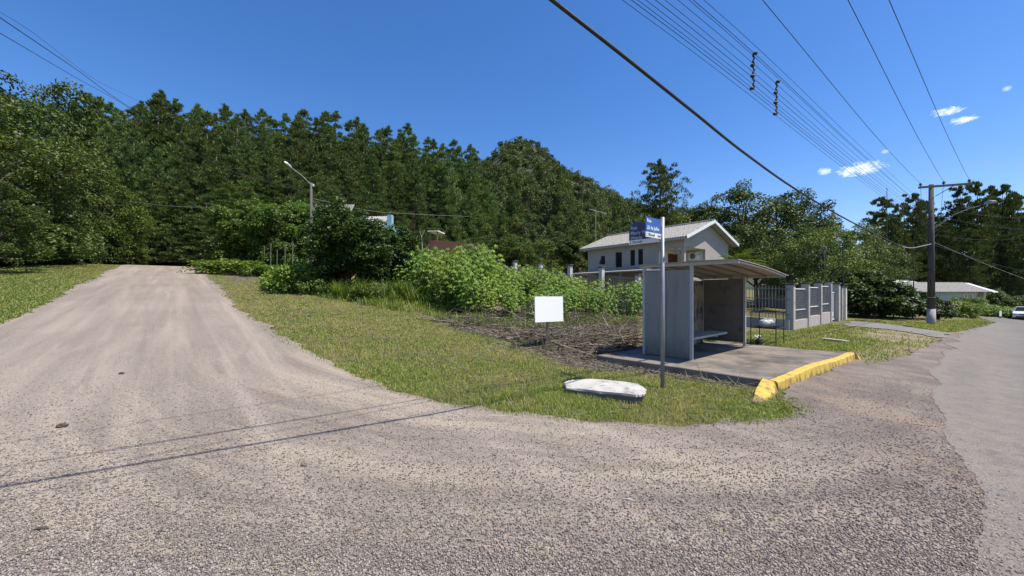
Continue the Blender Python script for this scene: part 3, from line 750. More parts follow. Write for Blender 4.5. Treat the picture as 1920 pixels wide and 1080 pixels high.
for i in range(34):
    px = R0.uniform(625, 900); Y = np.interp(px, [625, 720, 900], [18.5, 17, 14.6])+R0.uniform(-.8, 1.2)
    stand(tus[i % 3], px, Y, ph=1., height=R0.uniform(.6, 1.25) if px < 800 else R0.uniform(.4, .7), drop=.02, label='long-bladed green grass tussock below the glossy bushes' if px < 800 else 'long-bladed grass tussock at the left foot of the cassava patch',
          group='grass tussocks below the bushes' if px < 800 else 'grass tussocks by the cassava')
# --- canopy of the far hill: reads as one mass
g = np.random.default_rng(44)
cx, cy = np.meshgrid(np.arange(-240, 330, 6.6), np.arange(215, 402, 6.6)); cx = cx.ravel()+g.uniform(-2.6, 2.6, cx.size); cy = cy.ravel()+g.uniform(-2.6, 2.6, cy.size)
px = 960+FPX*cx/cy; cz = HILL(cx, cy); py = HOR-FPX*(cz-EYE)/cy
k = (px > 820) & (px < 1420) & (py < 430) & (cz > 4); cx, cy, cz = cx[k], cy[k], cz[k]
R = g.uniform(2.3, 4.3, len(cx)); tall = np.where(g.random(len(cx)) < .16, g.uniform(1.5, 4.5, len(cx)), g.uniform(0, 1.5, len(cx)))
C0 = np.stack([cx, cy, cz+1.2+tall], -1); sub_ = 5
C = np.repeat(C0, sub_, 0)+g.normal(size=(len(C0)*sub_, 3))*np.repeat(R, sub_)[:, None]*np.array([.42, .42, .4]); R2 = np.repeat(R, sub_)*g.uniform(.4, .62, len(C))
tone = np.repeat(np.repeat(g.uniform(.55, 1.45, len(C0)), sub_), 26*4)
v, f = clump_leaves(g, C, R2, 26, 1.25, .95, 1.0, .6)
hm = np_mesh('hill_forest', v, f); ta = hm.attributes.new('tone', 'FLOAT', 'POINT'); ta.data.foreach_set('value', tone.astype(np.float32))
tag(link('hill_forest', hm, M['hillleaf']), 'dark green forest covering the domed hill behind the trees', 'forest', kind='stuff')
# ------------------------------------------------------------------ materials for built things
M['panel'] = surf('grey_blue_panel', (.195, .196, .178), (.235, .235, .21), 2.5, .55, .15, 30, stretch=(2.2, 2.2, .18), spots=((.105, .10, .085), 3.2, .54, .74), grime=(.12, .62, (.115, .098, .078)))
M['panel_in'] = surf('mossy_concrete_board', (.34, .29, .20), (.22, .18, .11), 2, .9, .4, 25, spots=((.03, .028, .022), 2.6, .46, .60))
M['brown_panel'] = surf('brown_painted_panel', (.15, .13, .105), (.19, .165, .135), 2, .7, .15, 30, spots=((.07, .055, .04), 3, .56, .72), grime=(.15, .5, (.09, .075, .058)))
M['steel'] = surf('grey_painted_steel', (.36, .36, .35), (.45, .45, .44), 6, .5, .1, 60, spots=((.20, .15, .10), 9, .66, .8))
M['roof_sheet'] = surf('fibre_roof_sheet', (.40, .36, .28), (.30, .27, .21), 3, .7, .2, 40)
M['slab'] = surf('stained_concrete', (.26, .218, .17), (.16, .137, .11), 1.1, .92, .6, 70, spots=((.05, .046, .042), 1.3, .44, .66))
M['conc'] = surf('rough_concrete', (.40, .385, .36), (.30, .29, .27), 2, .92, .5, 40, spots=((.14, .13, .11), 3, .56, .75))
M['white_slab'] = surf('chalky_white_concrete', (.52, .495, .45), (.40, .38, .34), 5, .9, .9, 60, spots=((.20, .185, .15), 7, .54, .66))
M['conc_dark'] = surf('dirty_broken_concrete', (.12, .11, .095), (.20, .185, .16), 8, .95, .8, 40)
M['yellow'] = surf('worn_yellow_paint', (.66, .44, .06), (.52, .35, .06), 5, .75, .5, 70, spots=((.15, .115, .06), 9, .53, .70), grime=(-.02, .10, (.10, .085, .06)))
M['galv'] = surf('galvanised_post', (.24, .245, .25), (.31, .315, .32), 8, .45, .1, 60, metal=.35)
M['blue'] = plain('blue_sign_enamel', (.03, .105, .36), .35)
M['navy'] = plain('navy_sign_enamel', (.022, .032, .105), .4)  # sign blue darkened: shade on the plate turned from the sun, as colour
M['white'] = plain('white_paint', (.8, .8, .79), .5)
M['board_white'], _nt, _p, _o = new_mat('white_board'); _p.inputs['Base Color'].default_value = (.9, .9, .9, 1); _p.inputs['Roughness'].default_value = .6
M['letter'] = plain('white_lettering', (.82, .84, .86), .5)
M['letter_grey'] = plain('pale_lettering', (.42, .46, .55), .5)  # white letters greyed, the plate's shade put into the colour
M['letter_green'] = plain('dark_lettering', (.08, .13, .12), .5)
M['wood'] = surf('weathered_wood', (.17, .125, .085), (.25, .20, .15), 4, .9, .5, 40, stretch=(3, 3, .5))
M['wood_pale'] = surf('pale_board_wood', (.42, .36, .28), (.33, .28, .21), 5, .9, .4, 40)
M['black'] = plain('black_steel', (.018, .02, .021), .5)
M['bag'] = plain('white_plastic_bag', (.46, .47, .49), .4)
M['wall'] = surf('off_white_plaster', (.33, .31, .27), (.38, .355, .31), 1.2, .9, .2, 50, spots=((.36, .34, .30), 1.5, .6, .8))
M['cream'] = surf('cream_plaster', (.66, .62, .50), (.70, .66, .55), 1.5, .9, .2, 50)  # paler than the house walls: sunlight in the porch put into the colour
M['fence_wall'] = surf('fence_plaster', (.36, .33, .295), (.42, .385, .345), 2, .9, .3, 50, spots=((.27, .25, .23), 3, .6, .8))
M['tile'] = surf('fibre_cement_roof', (.33, .315, .285), (.24, .228, .208), 6, .95, .5, 16, spots=((.13, .125, .11), 5, .50, .64))
M['glass_dark'] = plain('dark_window_glass', (.012, .013, .015), .15)
M['fence_bar'] = surf('grey_fence_bars', (.17, .165, .155), (.22, .21, .195), 6, .5, .1, 60)
M['door'] = surf('red_brown_door', (.10, .03, .018), (.14, .045, .026), 4, .5, .2, 30)
M['brick'] = surf('bare_brick', (.32, .13, .078), (.24, .10, .062), 6, .9, .5, 30, spots=((.30, .24, .19), 9, .54, .64))
M['pole'] = surf('weathered_concrete_pole', (.055, .048, .043), (.085, .075, .066), 3, .9, .4, 30, stretch=(1, 1, .3))
M['pole_grey'] = surf('grey_concrete_pole', (.085, .08, .07), (.125, .118, .104), 3, .9, .4, 30, stretch=(1, 1, .3))
M['limewash'] = surf('limewash', (.40, .39, .37), (.30, .29, .27), 4, .9, .3, 30, spots=((.25, .23, .2), 5, .6, .75))
M['limewash_post'] = surf('whitewashed_post', (.55, .54, .51), (.45, .44, .41), 3, .9, .3, 30)
M['wire'] = plain('black_cable', (.012, .012, .013), .6)
M['wire_pale'] = plain('pale_service_wire', (.34, .34, .33), .6)
M['insulator'] = plain('brown_insulator', (.055, .03, .024), .3)
M['ltblue'] = surf('pale_blue_plaster', (.24, .44, .47), (.29, .49, .52), 2, .8, .2, 30)
M['mint'] = surf('pale_grey_green_plaster', (.42, .46, .44), (.48, .52, .49), .8, .9, .2, 30)
M['lamp'] = plain('lamp_housing', (.36, .36, .36), .4)
M['car_white'] = plain('white_car_paint', (.72, .73, .74), .25)
M['tyre'] = plain('tyre_rubber', (.015, .015, .015), .8)
M['rim'] = plain('alloy_rim', (.4, .4, .41), .35, .6)
M['lens'] = plain('headlight_lens', (.55, .57, .6), .12)

def text_mesh(name, s, size, origin, ux, uz, m, parent, depth=.0015, bold=.0):
    """lettering: ux is reading direction, uz is up (world vectors)"""
    cu = bpy.data.curves.new('t', 'FONT'); cu.body = s; cu.size = size; cu.extrude = depth; cu.offset = bold; cu.resolution_u = 2
    to = bpy.data.objects.new('t', cu); COL.objects.link(to); bpy.context.view_layer.update()
    me = bpy.data.meshes.new_from_object(to.evaluated_get(bpy.context.evaluated_depsgraph_get()))
    bpy.data.objects.remove(to); bpy.data.curves.remove(cu)
    me.name = name; ux = Vector(ux).normalized(); uz = Vector(uz).normalized(); nn = ux.cross(uz)
    b = base_of(parent); Mx = Matrix((ux, uz, nn)).transposed().to_4x4(); Mx.translation = Vector(origin)-b
    me.transform(Mx); me.materials.clear()
    return link(name, me, m, parent)

# ------------------------------------------------------------------ concrete platform, kerb, bus shelter
gz = lambda F, a, b: hz(*F.P(a, b)[:2])
pl = MB()
ring = [(-1.06, -1.75), (3.86, -1.75), (3.86, 1.93), (-1.0, 1.74)]
q = [SL.P(a, b) for a, b in ring][::-1]
pl.prism([(x, y, SLAB_Z-.14) for x, y, _ in q], (0, 0, .14))
o = pl.build('concrete_platform', M['slab'], None, SL.P(1.4, 0, 0), bevel=.012)
tag(o, 'stained grey concrete platform under the bus shelter, edged by the yellow kerb', 'platform')

kb = thing('kerb', 'worn yellow painted kerb along the front of the concrete platform', 'kerb', SL.P(1.4, 1.95, 0))
def kerb_y(a): return 1.76+.19*(a+1)/4.86
k = MB()
n = 44; top = []; g = random.Random(4)
vs = []
for i in range(n+1):
    a = -1.02+4.8*i/n; b0 = kerb_y(a); z1 = SLAB_Z+.055+g.uniform(-.006, .006)+.02*math.sin(a*1.7); w = g.uniform(-.008, .008)
    z1 -= .018; vs += [SL.P(a, b0+.003, -.06), SL.P(a, b0+.004, z1-.012), SL.P(a, b0+.016, z1), SL.P(a, b0+.115+w, z1-.004), SL.P(a, b0+.14+w, z1-.025), SL.P(a, b0+.165+w*2, -.06)]
fs = [(6*i+j, 6*i+j+1, 6*i+6+j+1, 6*i+6+j) for i in range(n) for j in range(5)]+[(0, 1, 2, 3, 4, 5), tuple(6*n+5-j for j in range(6))]
MB().add(vs, fs).build('kerb_block', M['yellow'], kb)
# ramped end pieces
def ramp(a0, a1, b, tilt, name, skew=0):
    vs = [SL.P(a0, b, -.06), SL.P(a0, b, SLAB_Z+.04), SL.P(a0, b+.17, SLAB_Z+.01), SL.P(a0, b+.27, -.06),
          SL.P((a0+a1)/2, b+skew*.5, -.06), SL.P((a0+a1)/2, b+.03+skew*.5, SLAB_Z*.62+.03), SL.P((a0+a1)/2, b+.22+skew*.5, SLAB_Z*.5), SL.P((a0+a1)/2, b+.30+skew*.5, -.06),
          SL.P(a1, b+.08+skew, -.06), SL.P(a1, b+.10+skew, .02), SL.P(a1, b+.22+skew, .015), SL.P(a1, b+.26+skew, -.06)]
    fs = [(4*i+j, 4*i+j+1, 4*i+5+j, 4*i+4+j) for i in range(2) for j in range(3)]+[(0, 1, 2, 3), (11, 10, 9, 8)]
    return MB().add(vs, fs).build(name, M['yellow'], kb, bevel=.01)
ramp(-1.10, -2.2, 1.69, .1, 'end_ramp', .12)
ramp(3.80, 4.05, kerb_y(3.8)-.01, .1, 'end_ramp', 0)

sh = thing('bus_shelter', 'grey bus shelter with side panels, bench and curved roof on the concrete platform', 'bus shelter', SH.P(1.55, -.65, SLAB_Z))
W_, DPT, PH_ = 3.35, 1.1, 1.97
zt = SLAB_Z+PH_; zr = 2.27
def roofz(a, b):
    t = a/W_
    return zr+.025*math.sin(PI*min(1, max(0, t)))-.19*t+.015*math.sin(PI*(b+DPT)/2.1)
MB().boxf(SH, -.035, .0, -DPT, -.04, SLAB_Z+.02, zt).build('side_panel', M['panel'], sh, bevel=.004)
r = MB().boxf(SH, W_, W_+.03, -DPT, -.04, SLAB_Z+.09, zt-.12)
tag(r.build('side_panel', M['brown_panel'], sh, bevel=.004), 'brown inner side panel with a rail across it')
for zz in (1.23, SLAB_Z+.09, zt-.15): MB().boxf(SH, W_-.03, W_-.003, -DPT, -.04, zz, zz+.03).build('panel_rail', M['brown_panel'], sh)
MB().boxf(SH, -.038, -.0352, -.572, -.56, SLAB_Z+.03, zt-.005).build('panel_seam', M['brown_panel'], sh)
for b_ in (-1.04, -.60, -.52, -.1):
    for zz in (.35, .95, 1.6): MB().tube([SH.P(-.0355, b_+.03, SLAB_Z+zz), SH.P(-.046, b_+.03, SLAB_Z+zz)], .009, 6).build('bolt', M['brown_panel'], sh)
MB().boxf(SH, .0, W_, -DPT-.05, -DPT-.004, SLAB_Z+.0, zt-.16).build('back_panel', M['panel_in'], sh)
for a, b in ((-.035, -.04), (W_-.03, -.04), (-.035, -DPT-.06), (W_-.03, -DPT-.06)):
    MB().boxf(SH, a-.002, a+.065, b, b+.06, SLAB_Z+.001, roofz(a, b)-.03).build('post', M['steel'], sh, bevel=.004)
# left and right roof beams
for a in (-.02, W_):
    MB().beam(SH.P(a, -DPT-.12, roofz(a, -DPT)-.03), SH.P(a, .93, roofz(a, .93)-.035), .05, .07).build('roof_beam', M['steel'], sh)
MB().boxf(SH, -.02, .02, -DPT+.02, -.7, zt+.012, zt+.05).build('rail', M['white'], sh)
for i in range(6):
    b = -DPT-.05+i*(DPT+.05+.90)/5
    MB().tube([SH.P(a, b, roofz(a, b)-.035) for a in np.linspace(.03, W_-.02, 10)], .02, 6).build('purlin', M['brown_panel'] if i < 5 else M['steel'], sh)
vs = []; A = np.linspace(-.12, W_+.25, 40); B = np.linspace(-DPT-.15, .95, 8)
for z in (0, .014):
    for a in A:
        for b in B: vs.append(SH.P(a, b, roofz(a, b)-.012+z+.006*math.sin(b*42)))
na, nb = len(A), len(B); fs = []
for l in (0, 1):
    for i in range(na-1):
        for j in range(nb-1):
            o_ = l*na*nb+i*nb+j; fs.append((o_, o_+1, o_+nb+1, o_+nb))
for i in range(na-1):
    for j in (0, nb-1): o_ = i*nb+j; fs.append((o_, o_+nb, o_+nb+na*nb, o_+na*nb))
for j in range(nb-1):
    for i in (0, na-1): o_ = i*nb+j; fs.append((o_, o_+1, o_+1+na*nb, o_+na*nb))
MB().add(vs, fs).build('roof', M['roof_sheet'], sh)
be = MB().boxf(SH, .04, 2.34, -.55, -.10, SLAB_Z+.40, SLAB_Z+.45).build('bench', M['conc'], sh, bevel=.006)
for a in (.2, 1.9): MB().boxf(SH, a, a+.05, -DPT+.001, -.2, SLAB_Z+.34, SLAB_Z+.398).build('bench_bracket', M['steel'], be)
MB().tube([SH.P(2.75, -DPT+.02, zt-.14), SH.P(2.1, -DPT+.30, SLAB_Z+.46)], .011, 6).build('brace', M['steel'], sh)

# ------------------------------------------------------------------ street name sign
bx, by = 2.44, 6.31; gzs = hz(bx, by)
ss = thing('street_sign', 'street name sign, bright blue and dark blue plates on a slim grey post', 'street sign', (bx, by, gzs))
MB().tube([(bx, by, gzs-.3), (bx, by, 2.83)], .032, 12).build('post', M['galv'], ss, smooth=True)
u = Vector((SL.u[0], SL.u[1], 0)); nn = Vector((SL.n[0], SL.n[1], 0)); UZ = Vector((0, 0, 1))
def plate(ang_dir, face, z0, z1, L, m_main, m_text, lines, base_txt, off=.06, top_y=0, extra=None):
    """hangs off the post along ang_dir (away from post); face is the side that carries the text"""
    d = Vector(ang_dir).normalized(); f = Vector(face).normalized(); o0 = Vector((bx, by, 0))
    A = o0+d*off; Bp = o0+d*(off+L); t = f*.006
    band = .078
    def slab(mb, za, zb): return mb.hexa([A-t+UZ*za, Bp-t+UZ*za, Bp+t+UZ*za, A+t+UZ*za, A-t+UZ*zb, Bp-t+UZ*zb, Bp+t+UZ*zb, A+t+UZ*zb])
    p = slab(MB(), z0+band, z1).build('sign_plate', m_main, ss)
    w = slab(MB(), z0, z0+band-.001).build('sponsor_strip', M['white'], p)
    for zz in (z0+.02, z1-.1): MB().hexa([o0-t*.6+UZ*zz, A-t*.6+UZ*zz, A+t*.6+UZ*zz, o0+t*.6+UZ*zz]+[o0-t*.6+UZ*(zz+.07), A-t*.6+UZ*(zz+.07), A+t*.6+UZ*(zz+.07), o0+t*.6+UZ*(zz+.07)]).build('bracket', M['galv'], p)
    rd = -d                                       # text reads towards the post on both plates
    for s, size, zz in lines: text_mesh('lettering', s, size, Bp+f*.0075+rd*.03+UZ*zz, rd, UZ, m_text, p, bold=.0012)
    text_mesh('lettering', base_txt, .062, Bp+f*.0075+rd*.085+UZ*(z0+.02), rd, UZ, M['letter_green'], p, bold=.0006)
    # small round emblem before the sponsor name: two open arcs
    for s0 in (0, 1):
        c = Bp+f*.0075+rd*(.052+.012*(s0-.5))+UZ*(z0+.039)
        MB().tube([c+rd*(.022*math.cos(q)*(1 if s0 else -1))+UZ*(.026*math.sin(q)) for q in np.linspace(-1.2, 1.2, 8)], .0035, 5).build('emblem', M['letter_green'], p)
    return p, Bp, rd, f
p1, Bp, rd, f = plate(-u, nn, 2.475, 2.785, .44, M['blue'], M['letter'], [('Rua', .078, 2.705), ('25 de Julho', .078, 2.595)], 'Sicredi')
text_mesh('lettering', 'UNIM', .042, Bp+f*.0075+rd*.335+UZ*2.497, rd, UZ, M['letter_green'], p1)
p2, Bp, rd, f = plate(-nn, -u, 2.44, 2.775, .56, M['navy'], M['letter_grey'], [('Rua', .085, 2.70), ('Maria W', .085, 2.61), ('Werle', .085, 2.525)], 'Sicredi')
MB().prism([Bp+rd*.02+UZ*2.777, Bp+rd*.30+UZ*2.777, Bp+rd*.16+UZ*2.835], f*.008).build('ornament', M['navy'], p2)

# ------------------------------------------------------------------ things on the lot
def on(px, py): q = cast([px], [py])[0]; return q[0], q[1], hz(*q)
x, y, z = on(1026, 652)
wb = thing('notice_board', 'blank white rectangular board on a wooden stake in the dry stalks', 'board', (x, y, z))
fy = y-.03
s = y/FPX
MB().box(x-.028, x+.028, y-.022, y+.022, z-.3, EYE+(HOR-575)*s).build('stake', M['wood'], wb)
ca, sa, tl = math.cos(.5), math.sin(.5), .03
mid = Vector((x+3.5*s, y-.075, EYE+(HOR-579.5)*s)); e1_ = Vector((ca, sa, 0)); nb_ = Vector((sa, -ca, 0)); e2_ = (UZ-nb_*tl).normalized(); fn = e1_.cross(e2_)
hw, hh = 28*s/ca*.985, 23.5*s
q_ = [mid-e1_*hw-e2_*hh, mid+e1_*hw-e2_*hh, mid+e1_*hw+e2_*hh, mid-e1_*hw+e2_*hh]
MB().prism(q_, -fn*.018).build('board', M['board_white'], wb, bevel=.002)
MB().beam((x, y-.01, EYE+(HOR-590)*s), tuple(mid-e2_*hh*.5-fn*.018), .05, .03).build('batten', M['wood'], wb)

x, y, z = on(1130, 740); ws_loc = (x, y)
F2 = Frame(x, y, .93, -.36)
ring = [(-.62, -.05), (-.50, .22), (.50, .26), (.60, .20), (.62, -.05), (.50, -.30), (-.15, -.38), (-.52, -.22)]
g = random.Random(2); rr = []
for k in range(8):
    (a0, b0_), (a1, b1_) = ring[k], ring[(k+1) % 8]
    for t in np.linspace(0, 1, 9)[:-1]: rr.append((a0+(a1-a0)*t+g.uniform(-.012, .012), (b0_+(b1_-b0_)*t)*1.05+g.uniform(-.012, .012)))
rr = rr[::-1]; n = len(rr); vs = []
for sc_, zz in ((.93, -.04), (.96, .05), (1.0, .10), (.985, .125)): vs += [F2.P(a*sc_+g.uniform(-.006, .006), b*sc_+g.uniform(-.006, .006), z+zz+g.uniform(-.006, .006)) for a, b in rr]
fs = [(i*n+k, i*n+(k+1) % n, (i+1)*n+(k+1) % n, (i+1)*n+k) for i in range(3) for k in range(n)]+[tuple(range(3*n, 4*n))]
o = MB().add(vs, fs).build('concrete_slab', M['white_slab'], None, (x, y, z)); o.rotation_euler = (.05, -.02, 0)
o.data.materials.append(M['conc_dark']); 
for p_ in o.data.polygons:
    if p_.index < n*2: p_.material_index = 1
tag(o, 'chipped white concrete slab lying on the grass left of the sign post', 'slab')

x, y, z = on(785, 554)
st = thing('tree_stump', 'short pale sawn tree stump in the grass before the cassava', 'stump', (x, y, z))
MB().tube([(x, y, z-.1), (x+.01, y, z+.2), (x+.02, y, z+.36)], [.17, .145, .14], 12).build('trunk', M['bark'], st, fix=False)
MB().tube([(x+.02, y, z+.361), (x+.02, y, z+.368)], .13, 12).build('cut_face', M['wood_pale'], st)

# rubbish basket with bags
fx, fy_, fz = on(1455, 650)
RB = Frame(fx, fy_, *SH.u)
rb = thing('rubbish_basket', 'black steel street rubbish basket on four thin legs beside the shelter', 'rubbish basket', RB.P(.42, -.32, fz))
for a, b in ((0, 0), (.84, 0), (0, -.66), (.84, -.66)):
    p = RB.P(a, b); MB().tube([(p[0], p[1], hz(p[0], p[1])-.1), (p[0], p[1], fz+1.02)], .014, 6).build('leg', M['black'], rb)
for zz, nm in ((1.01, 'top_frame'), (.53, 'bottom_frame')):
    mb = MB()
    for (a, b), (c, d) in (((0, 0), (.84, 0)), ((.84, 0), (.84, -.66)), ((.84, -.66), (0, -.66)), ((0, -.66), (0, 0))): mb.beam(RB.P(a, b, fz+zz), RB.P(c, d, fz+zz), .025, .025)
    mb.build(nm, M['black'], rb)
mb = MB()
for k in range(1, 14): mb.beam(RB.P(.06*k, 0, fz+.535), RB.P(.06*k, -.66, fz+.535), .004, .004)
for k in range(1, 11): mb.beam(RB.P(0, -.06*k, fz+.54), RB.P(.84, -.06*k, fz+.54), .004, .004)
mb.build('base_mesh', M['black'], rb)
mb = MB()
for k in range(1, 28):
    a = .03*k; mb.beam(RB.P(a, -.66, fz+.53), RB.P(a, -.66, fz+1.01), .0022, .0022)
for k in range(1, 22): mb.beam(RB.P(.84, -.03*k, fz+.53), RB.P(.84, -.03*k, fz+1.01), .0022, .0022)
for k in range(1, 16): mb.beam(RB.P(0, -.66, fz+.53+.03*k), RB.P(.84, -.66, fz+.53+.03*k), .0022, .0022); mb.beam(RB.P(.84, 0, fz+.53+.03*k), RB.P(.84, -.66, fz+.53+.03*k), .0022, .0022)
mb.build('side_mesh', M['black'], rb)
for a, b, r, sd, lab in ((.20, -.36, .165, 3, 'knotted white plastic bag at the left side of the rubbish basket'), (.47, -.30, .165, 8, 'white plastic bag in the middle of the rubbish basket')):
    c = RB.P(a, b, fz+.545+r*.72)
    mb = MB().blob(c, (r, r*.85, r*.66), sd, 11, 16, .17)
    mb.tube([(c[0], c[1], c[2]+r*.6), (c[0]+.02, c[1], c[2]+r*.75), (c[0]+.05, c[1]+.02, c[2]+r*.86)], [.022, .009, .02], 6)
    tag(mb.build('plastic_bag', M['bag'], None, c, smooth=True), lab, 'bag', 'bags in the rubbish basket')
c = RB.P(.70, -.34, fz+.65)
tag(MB().boxf(RB, .62, .78, -.5, -.2, fz+.56, fz+.78).build('cardboard_box', M['conc'], None, c, bevel=.01), 'small grey box at the right side of the rubbish basket', 'box')
x, y, z = on(1424, 646)
tag(MB().blob((x, y, z+.08), (.11, .09, .12), 5, 6, 9, .25).build('rubbish_bag', M['black'], None, (x, y, z)), 'small dark rubbish bag on the ground under the basket', 'bag')
x, y, z = on(1420, 634)
tag(MB().blob((x, y, z+.05), (.12, .09, .07), 6, 6, 9, .25).build('plastic_bag', M['bag'], None, (x, y, z)), 'crumpled white plastic bag lying in the weeds behind the basket legs', 'bag')

p, q = on(1541, 637), on(1588, 643)
mb = MB().beam((p[0], p[1], p[2]+.04), (q[0], q[1], q[2]+.05), .24, .05)
tag(mb.build('wooden_board', M['wood_pale'], None, p), 'pale wooden board lying on the grass in front of the fence', 'board')

# ------------------------------------------------------------------ front fence, gate
FE = Frame(11.95, 16.75, .76, .65)
fe = thing('front_fence', 'light plastered fence with pillars and grey mesh panels along the driveway side', 'fence', FE.P(4, 0, gz(FE, 4, 0)))
zb = lambda a: 0.02*a-.05+.03
b0 = [-.1, 2.35, 4.75, 7.0]; zs = hz(*FE.P(3, 0)[:2])
def base_top(a): return zs+.42+.035*a
for i in range(3):
    a0, a1 = b0[i]+.27, b0[i+1]-.0
    q = [FE.P(a0, .12), FE.P(a1, .12), FE.P(a1, -.06), FE.P(a0, -.06)]
    MB().hexa([(x, y, zs-.6) for x, y, _ in q]+[(x, y, base_top(b0[i])+.0) for x, y, _ in q]).build('base_wall', M['fence_wall'], fe, bevel=.008)
    zt0, zt1 = base_top(b0[i])+.004, base_top(b0[i])+1.36
    mb = MB()
    n = int((a1-a0)/.07)
    for k in range(1, n): mb.boxf(FE, a0+k*.07-.008, a0+k*.07+.008, .0, .016, zt0, zt1)
    for k in range(int((zt1-zt0)/.12)): mb.boxf(FE, a0, a1, .018, .024, zt0+k*.12, zt0+k*.12+.006)
    mb.build('mesh_panel', M['fence_bar'], fe)
    MB().boxf(FE, a0, a1, .02, .05, zt1, zt1+.04).boxf(FE, a0, a1, .026, .05, zt0+.42, zt0+.46).build('rail', M['white'], fe)
for i, a in enumerate(b0):
    w = .30 if i == 0 else .25; z1 = base_top(a)+1.53
    pi = MB().boxf(FE, a, a+w-.003, -.14, .16, zs-.6, z1).build('pillar', M['fence_wall'], fe, bevel=.006)
    MB().boxf(FE, a-.04, a+w+.04, -.18, .20, z1+.002, z1+.07).build('cap', M['pole'], pi, bevel=.01)
gt = thing('pedestrian_gate', 'narrow white barred gate between two pillars at the far end of the fence', 'gate', FE.P(7.9, 0, zs))
for a in (8.55,):
    pi = MB().boxf(FE, a, a+.42, -.2, .22, zs-.5, zs+2.12).build('pillar', M['fence_wall'], gt, bevel=.006)
    MB().boxf(FE, a-.05, a+.47, -.25, .27, zs+2.122, zs+2.2).build('cap', M['pole'], pi, bevel=.01)
mb = MB()
for k in range(12): mb.boxf(FE, 7.30+k*.105, 7.325+k*.105, -.02, .01, zs+.08, zs+1.66)
lf = mb.build('gate_leaf', M['white'], gt)
MB().boxf(FE, 7.27, 8.52, .012, .04, zs+.1, zs+.15).boxf(FE, 7.27, 8.52, .012, .04, zs+1.62, zs+1.67).boxf(FE, 7.9, 8.2, .012, .03, zs+.3, zs+.55).build('gate_rail', M['white'], lf)
cg = thing('driveway_gate', 'pale pillars and closed bars of the far driveway gate at the end of the fence', 'gate', FE.P(9.9, 0, zs))
for a in (9.75, 10.9):
    pi = MB().boxf(FE, a, a+.28, -.15, .17, zs-.5, zs+1.95).build('pillar', M['fence_wall'] if a < 10 else M['cream'], cg, bevel=.006)
    MB().boxf(FE, a-.04, a+.32, -.19, .21, zs+1.952, zs+2.01).build('cap', M['pole'], pi, bevel=.01)
mb = MB()
for k in range(8): mb.boxf(FE, 10.06+k*.11, 10.085+k*.11, -.02, .01, zs+.05, zs+1.7)
mb.build('gate_leaf', M['cream'], cg)
# side fence: railing running back from the corner pillar, then pillars along the lot
SF = Frame(11.9, 16.6, .80, .60)
sf = thing('side_fence', 'fence of thin grey bars and white capped pillars running back along the lot', 'fence', SF.P(0, -8, hz(*SF.P(0, -8)[:2])))
bb = [2.2, 4.9, 7.6, 10.3, 13.1, 16.2, 19.4, 22.6]
prev = .05; mb = MB(); rl = MB(); low = MB()
for b in bb:
    x, y, _ = SF.P(0, -b); z0 = hz(x, y)+.15
    x2, y2, _ = SF.P(0, -prev); z2 = hz(x2, y2)+.15
    n = max(2, int((b-.3-prev)/.125))
    for k in range(1, n):
        t = prev+(b-.3-prev)*k/n; zz = z2+(z0-z2)*(k/n); xx, yy, _ = SF.P(0, -t)
        mb.tube([(xx, yy, zz+.32), (xx, yy, zz+1.72)], .012, 5)
    for zz in (.50, 1.15, 1.6): rl.beam(SF.P(0, -prev, z2+zz), SF.P(0, -(b-.0), z0+zz), .03, .03)
    low.hexa([SF.P(-.09, -prev, z2-.9), SF.P(.09, -prev, z2-.9), SF.P(.09, -b, z0-.9), SF.P(-.09, -b, z0-.9), SF.P(-.09, -prev, z2+.28), SF.P(.09, -prev, z2+.28), SF.P(.09, -b, z0+.28), SF.P(-.09, -b, z0+.28)])
    hh = z0+1.85+(.35 if b > 9 else 0)
    pi = MB().boxf(SF, -.13, .13, -b-.13, -b+.13, z0-.8, hh).build('pillar', M['limewash_post'] if b > 3 else M['fence_wall'], sf, bevel=.006)
    MB().boxf(SF, -.2, .2, -b-.2, -b+.2, hh+.002, hh+.08).build('cap', M['pole'], pi, bevel=.02)
    prev = b+.13
mb.build('bars', M['fence_bar'], sf, fix=False); rl.build('rail', M['fence_bar'], sf, fix=False); low.build('base_wall', M['fence_wall'], sf)

# ------------------------------------------------------------------ the house
HF = Frame(11.5, 26, .80, .60)
hg = 1.0
ho = thing('house', 'off-white two-storey house with a grey corrugated gable roof behind the fence', 'house', HF.P(3.5, -4.6, hg))
EV, RD, HL, HW = 5.42, 6.62, 8.5, 6.3
wl = MB()
def wallbox(a0, a1, b0, b1, z0, z1): wl.boxf(HF, a0, a1, b0, b1, z0, z1)
NA, NB, NZ = 2.8, 2.0, 4.72                        # corner porch notch
# long wall with window openings
wins = [(6.9, .42, 3.95, 4.62), (5.35, .62, 3.62, 4.80), (4.07, .42, 3.68, 4.86), (3.38, .42, 3.72, 4.86)]
e = sorted([(c-w/2, c+w/2, z0, z1) for c, w, z0, z1 in wins]); cur = NB
for lo, hi, z0, z1 in e:
    wallbox(0, .2, -lo, -cur, hg-.4, EV); wallbox(0, .2, -hi, -lo, hg-.4, z0); wallbox(0, .2, -hi, -lo, z1, EV); cur = hi
wallbox(0, .2, -HL, -cur, hg-.4, EV)
wallbox(0, .2, -NB, 0, NZ, EV)                      # beam over the notch
wallbox(.2, HW, -.2, 0, NZ, EV)                     # gable above notch
wallbox(NA, HW, -.2, 0, hg-.4, NZ); wallbox(0.2, HW, -HL, -HL+.2, hg-.4, EV); wallbox(HW-.2, HW, -HL+.2, -.2, hg-.4, EV)
wallbox(0, NA, -NB, 0, hg-.4, 3.05)                 # balcony floor block
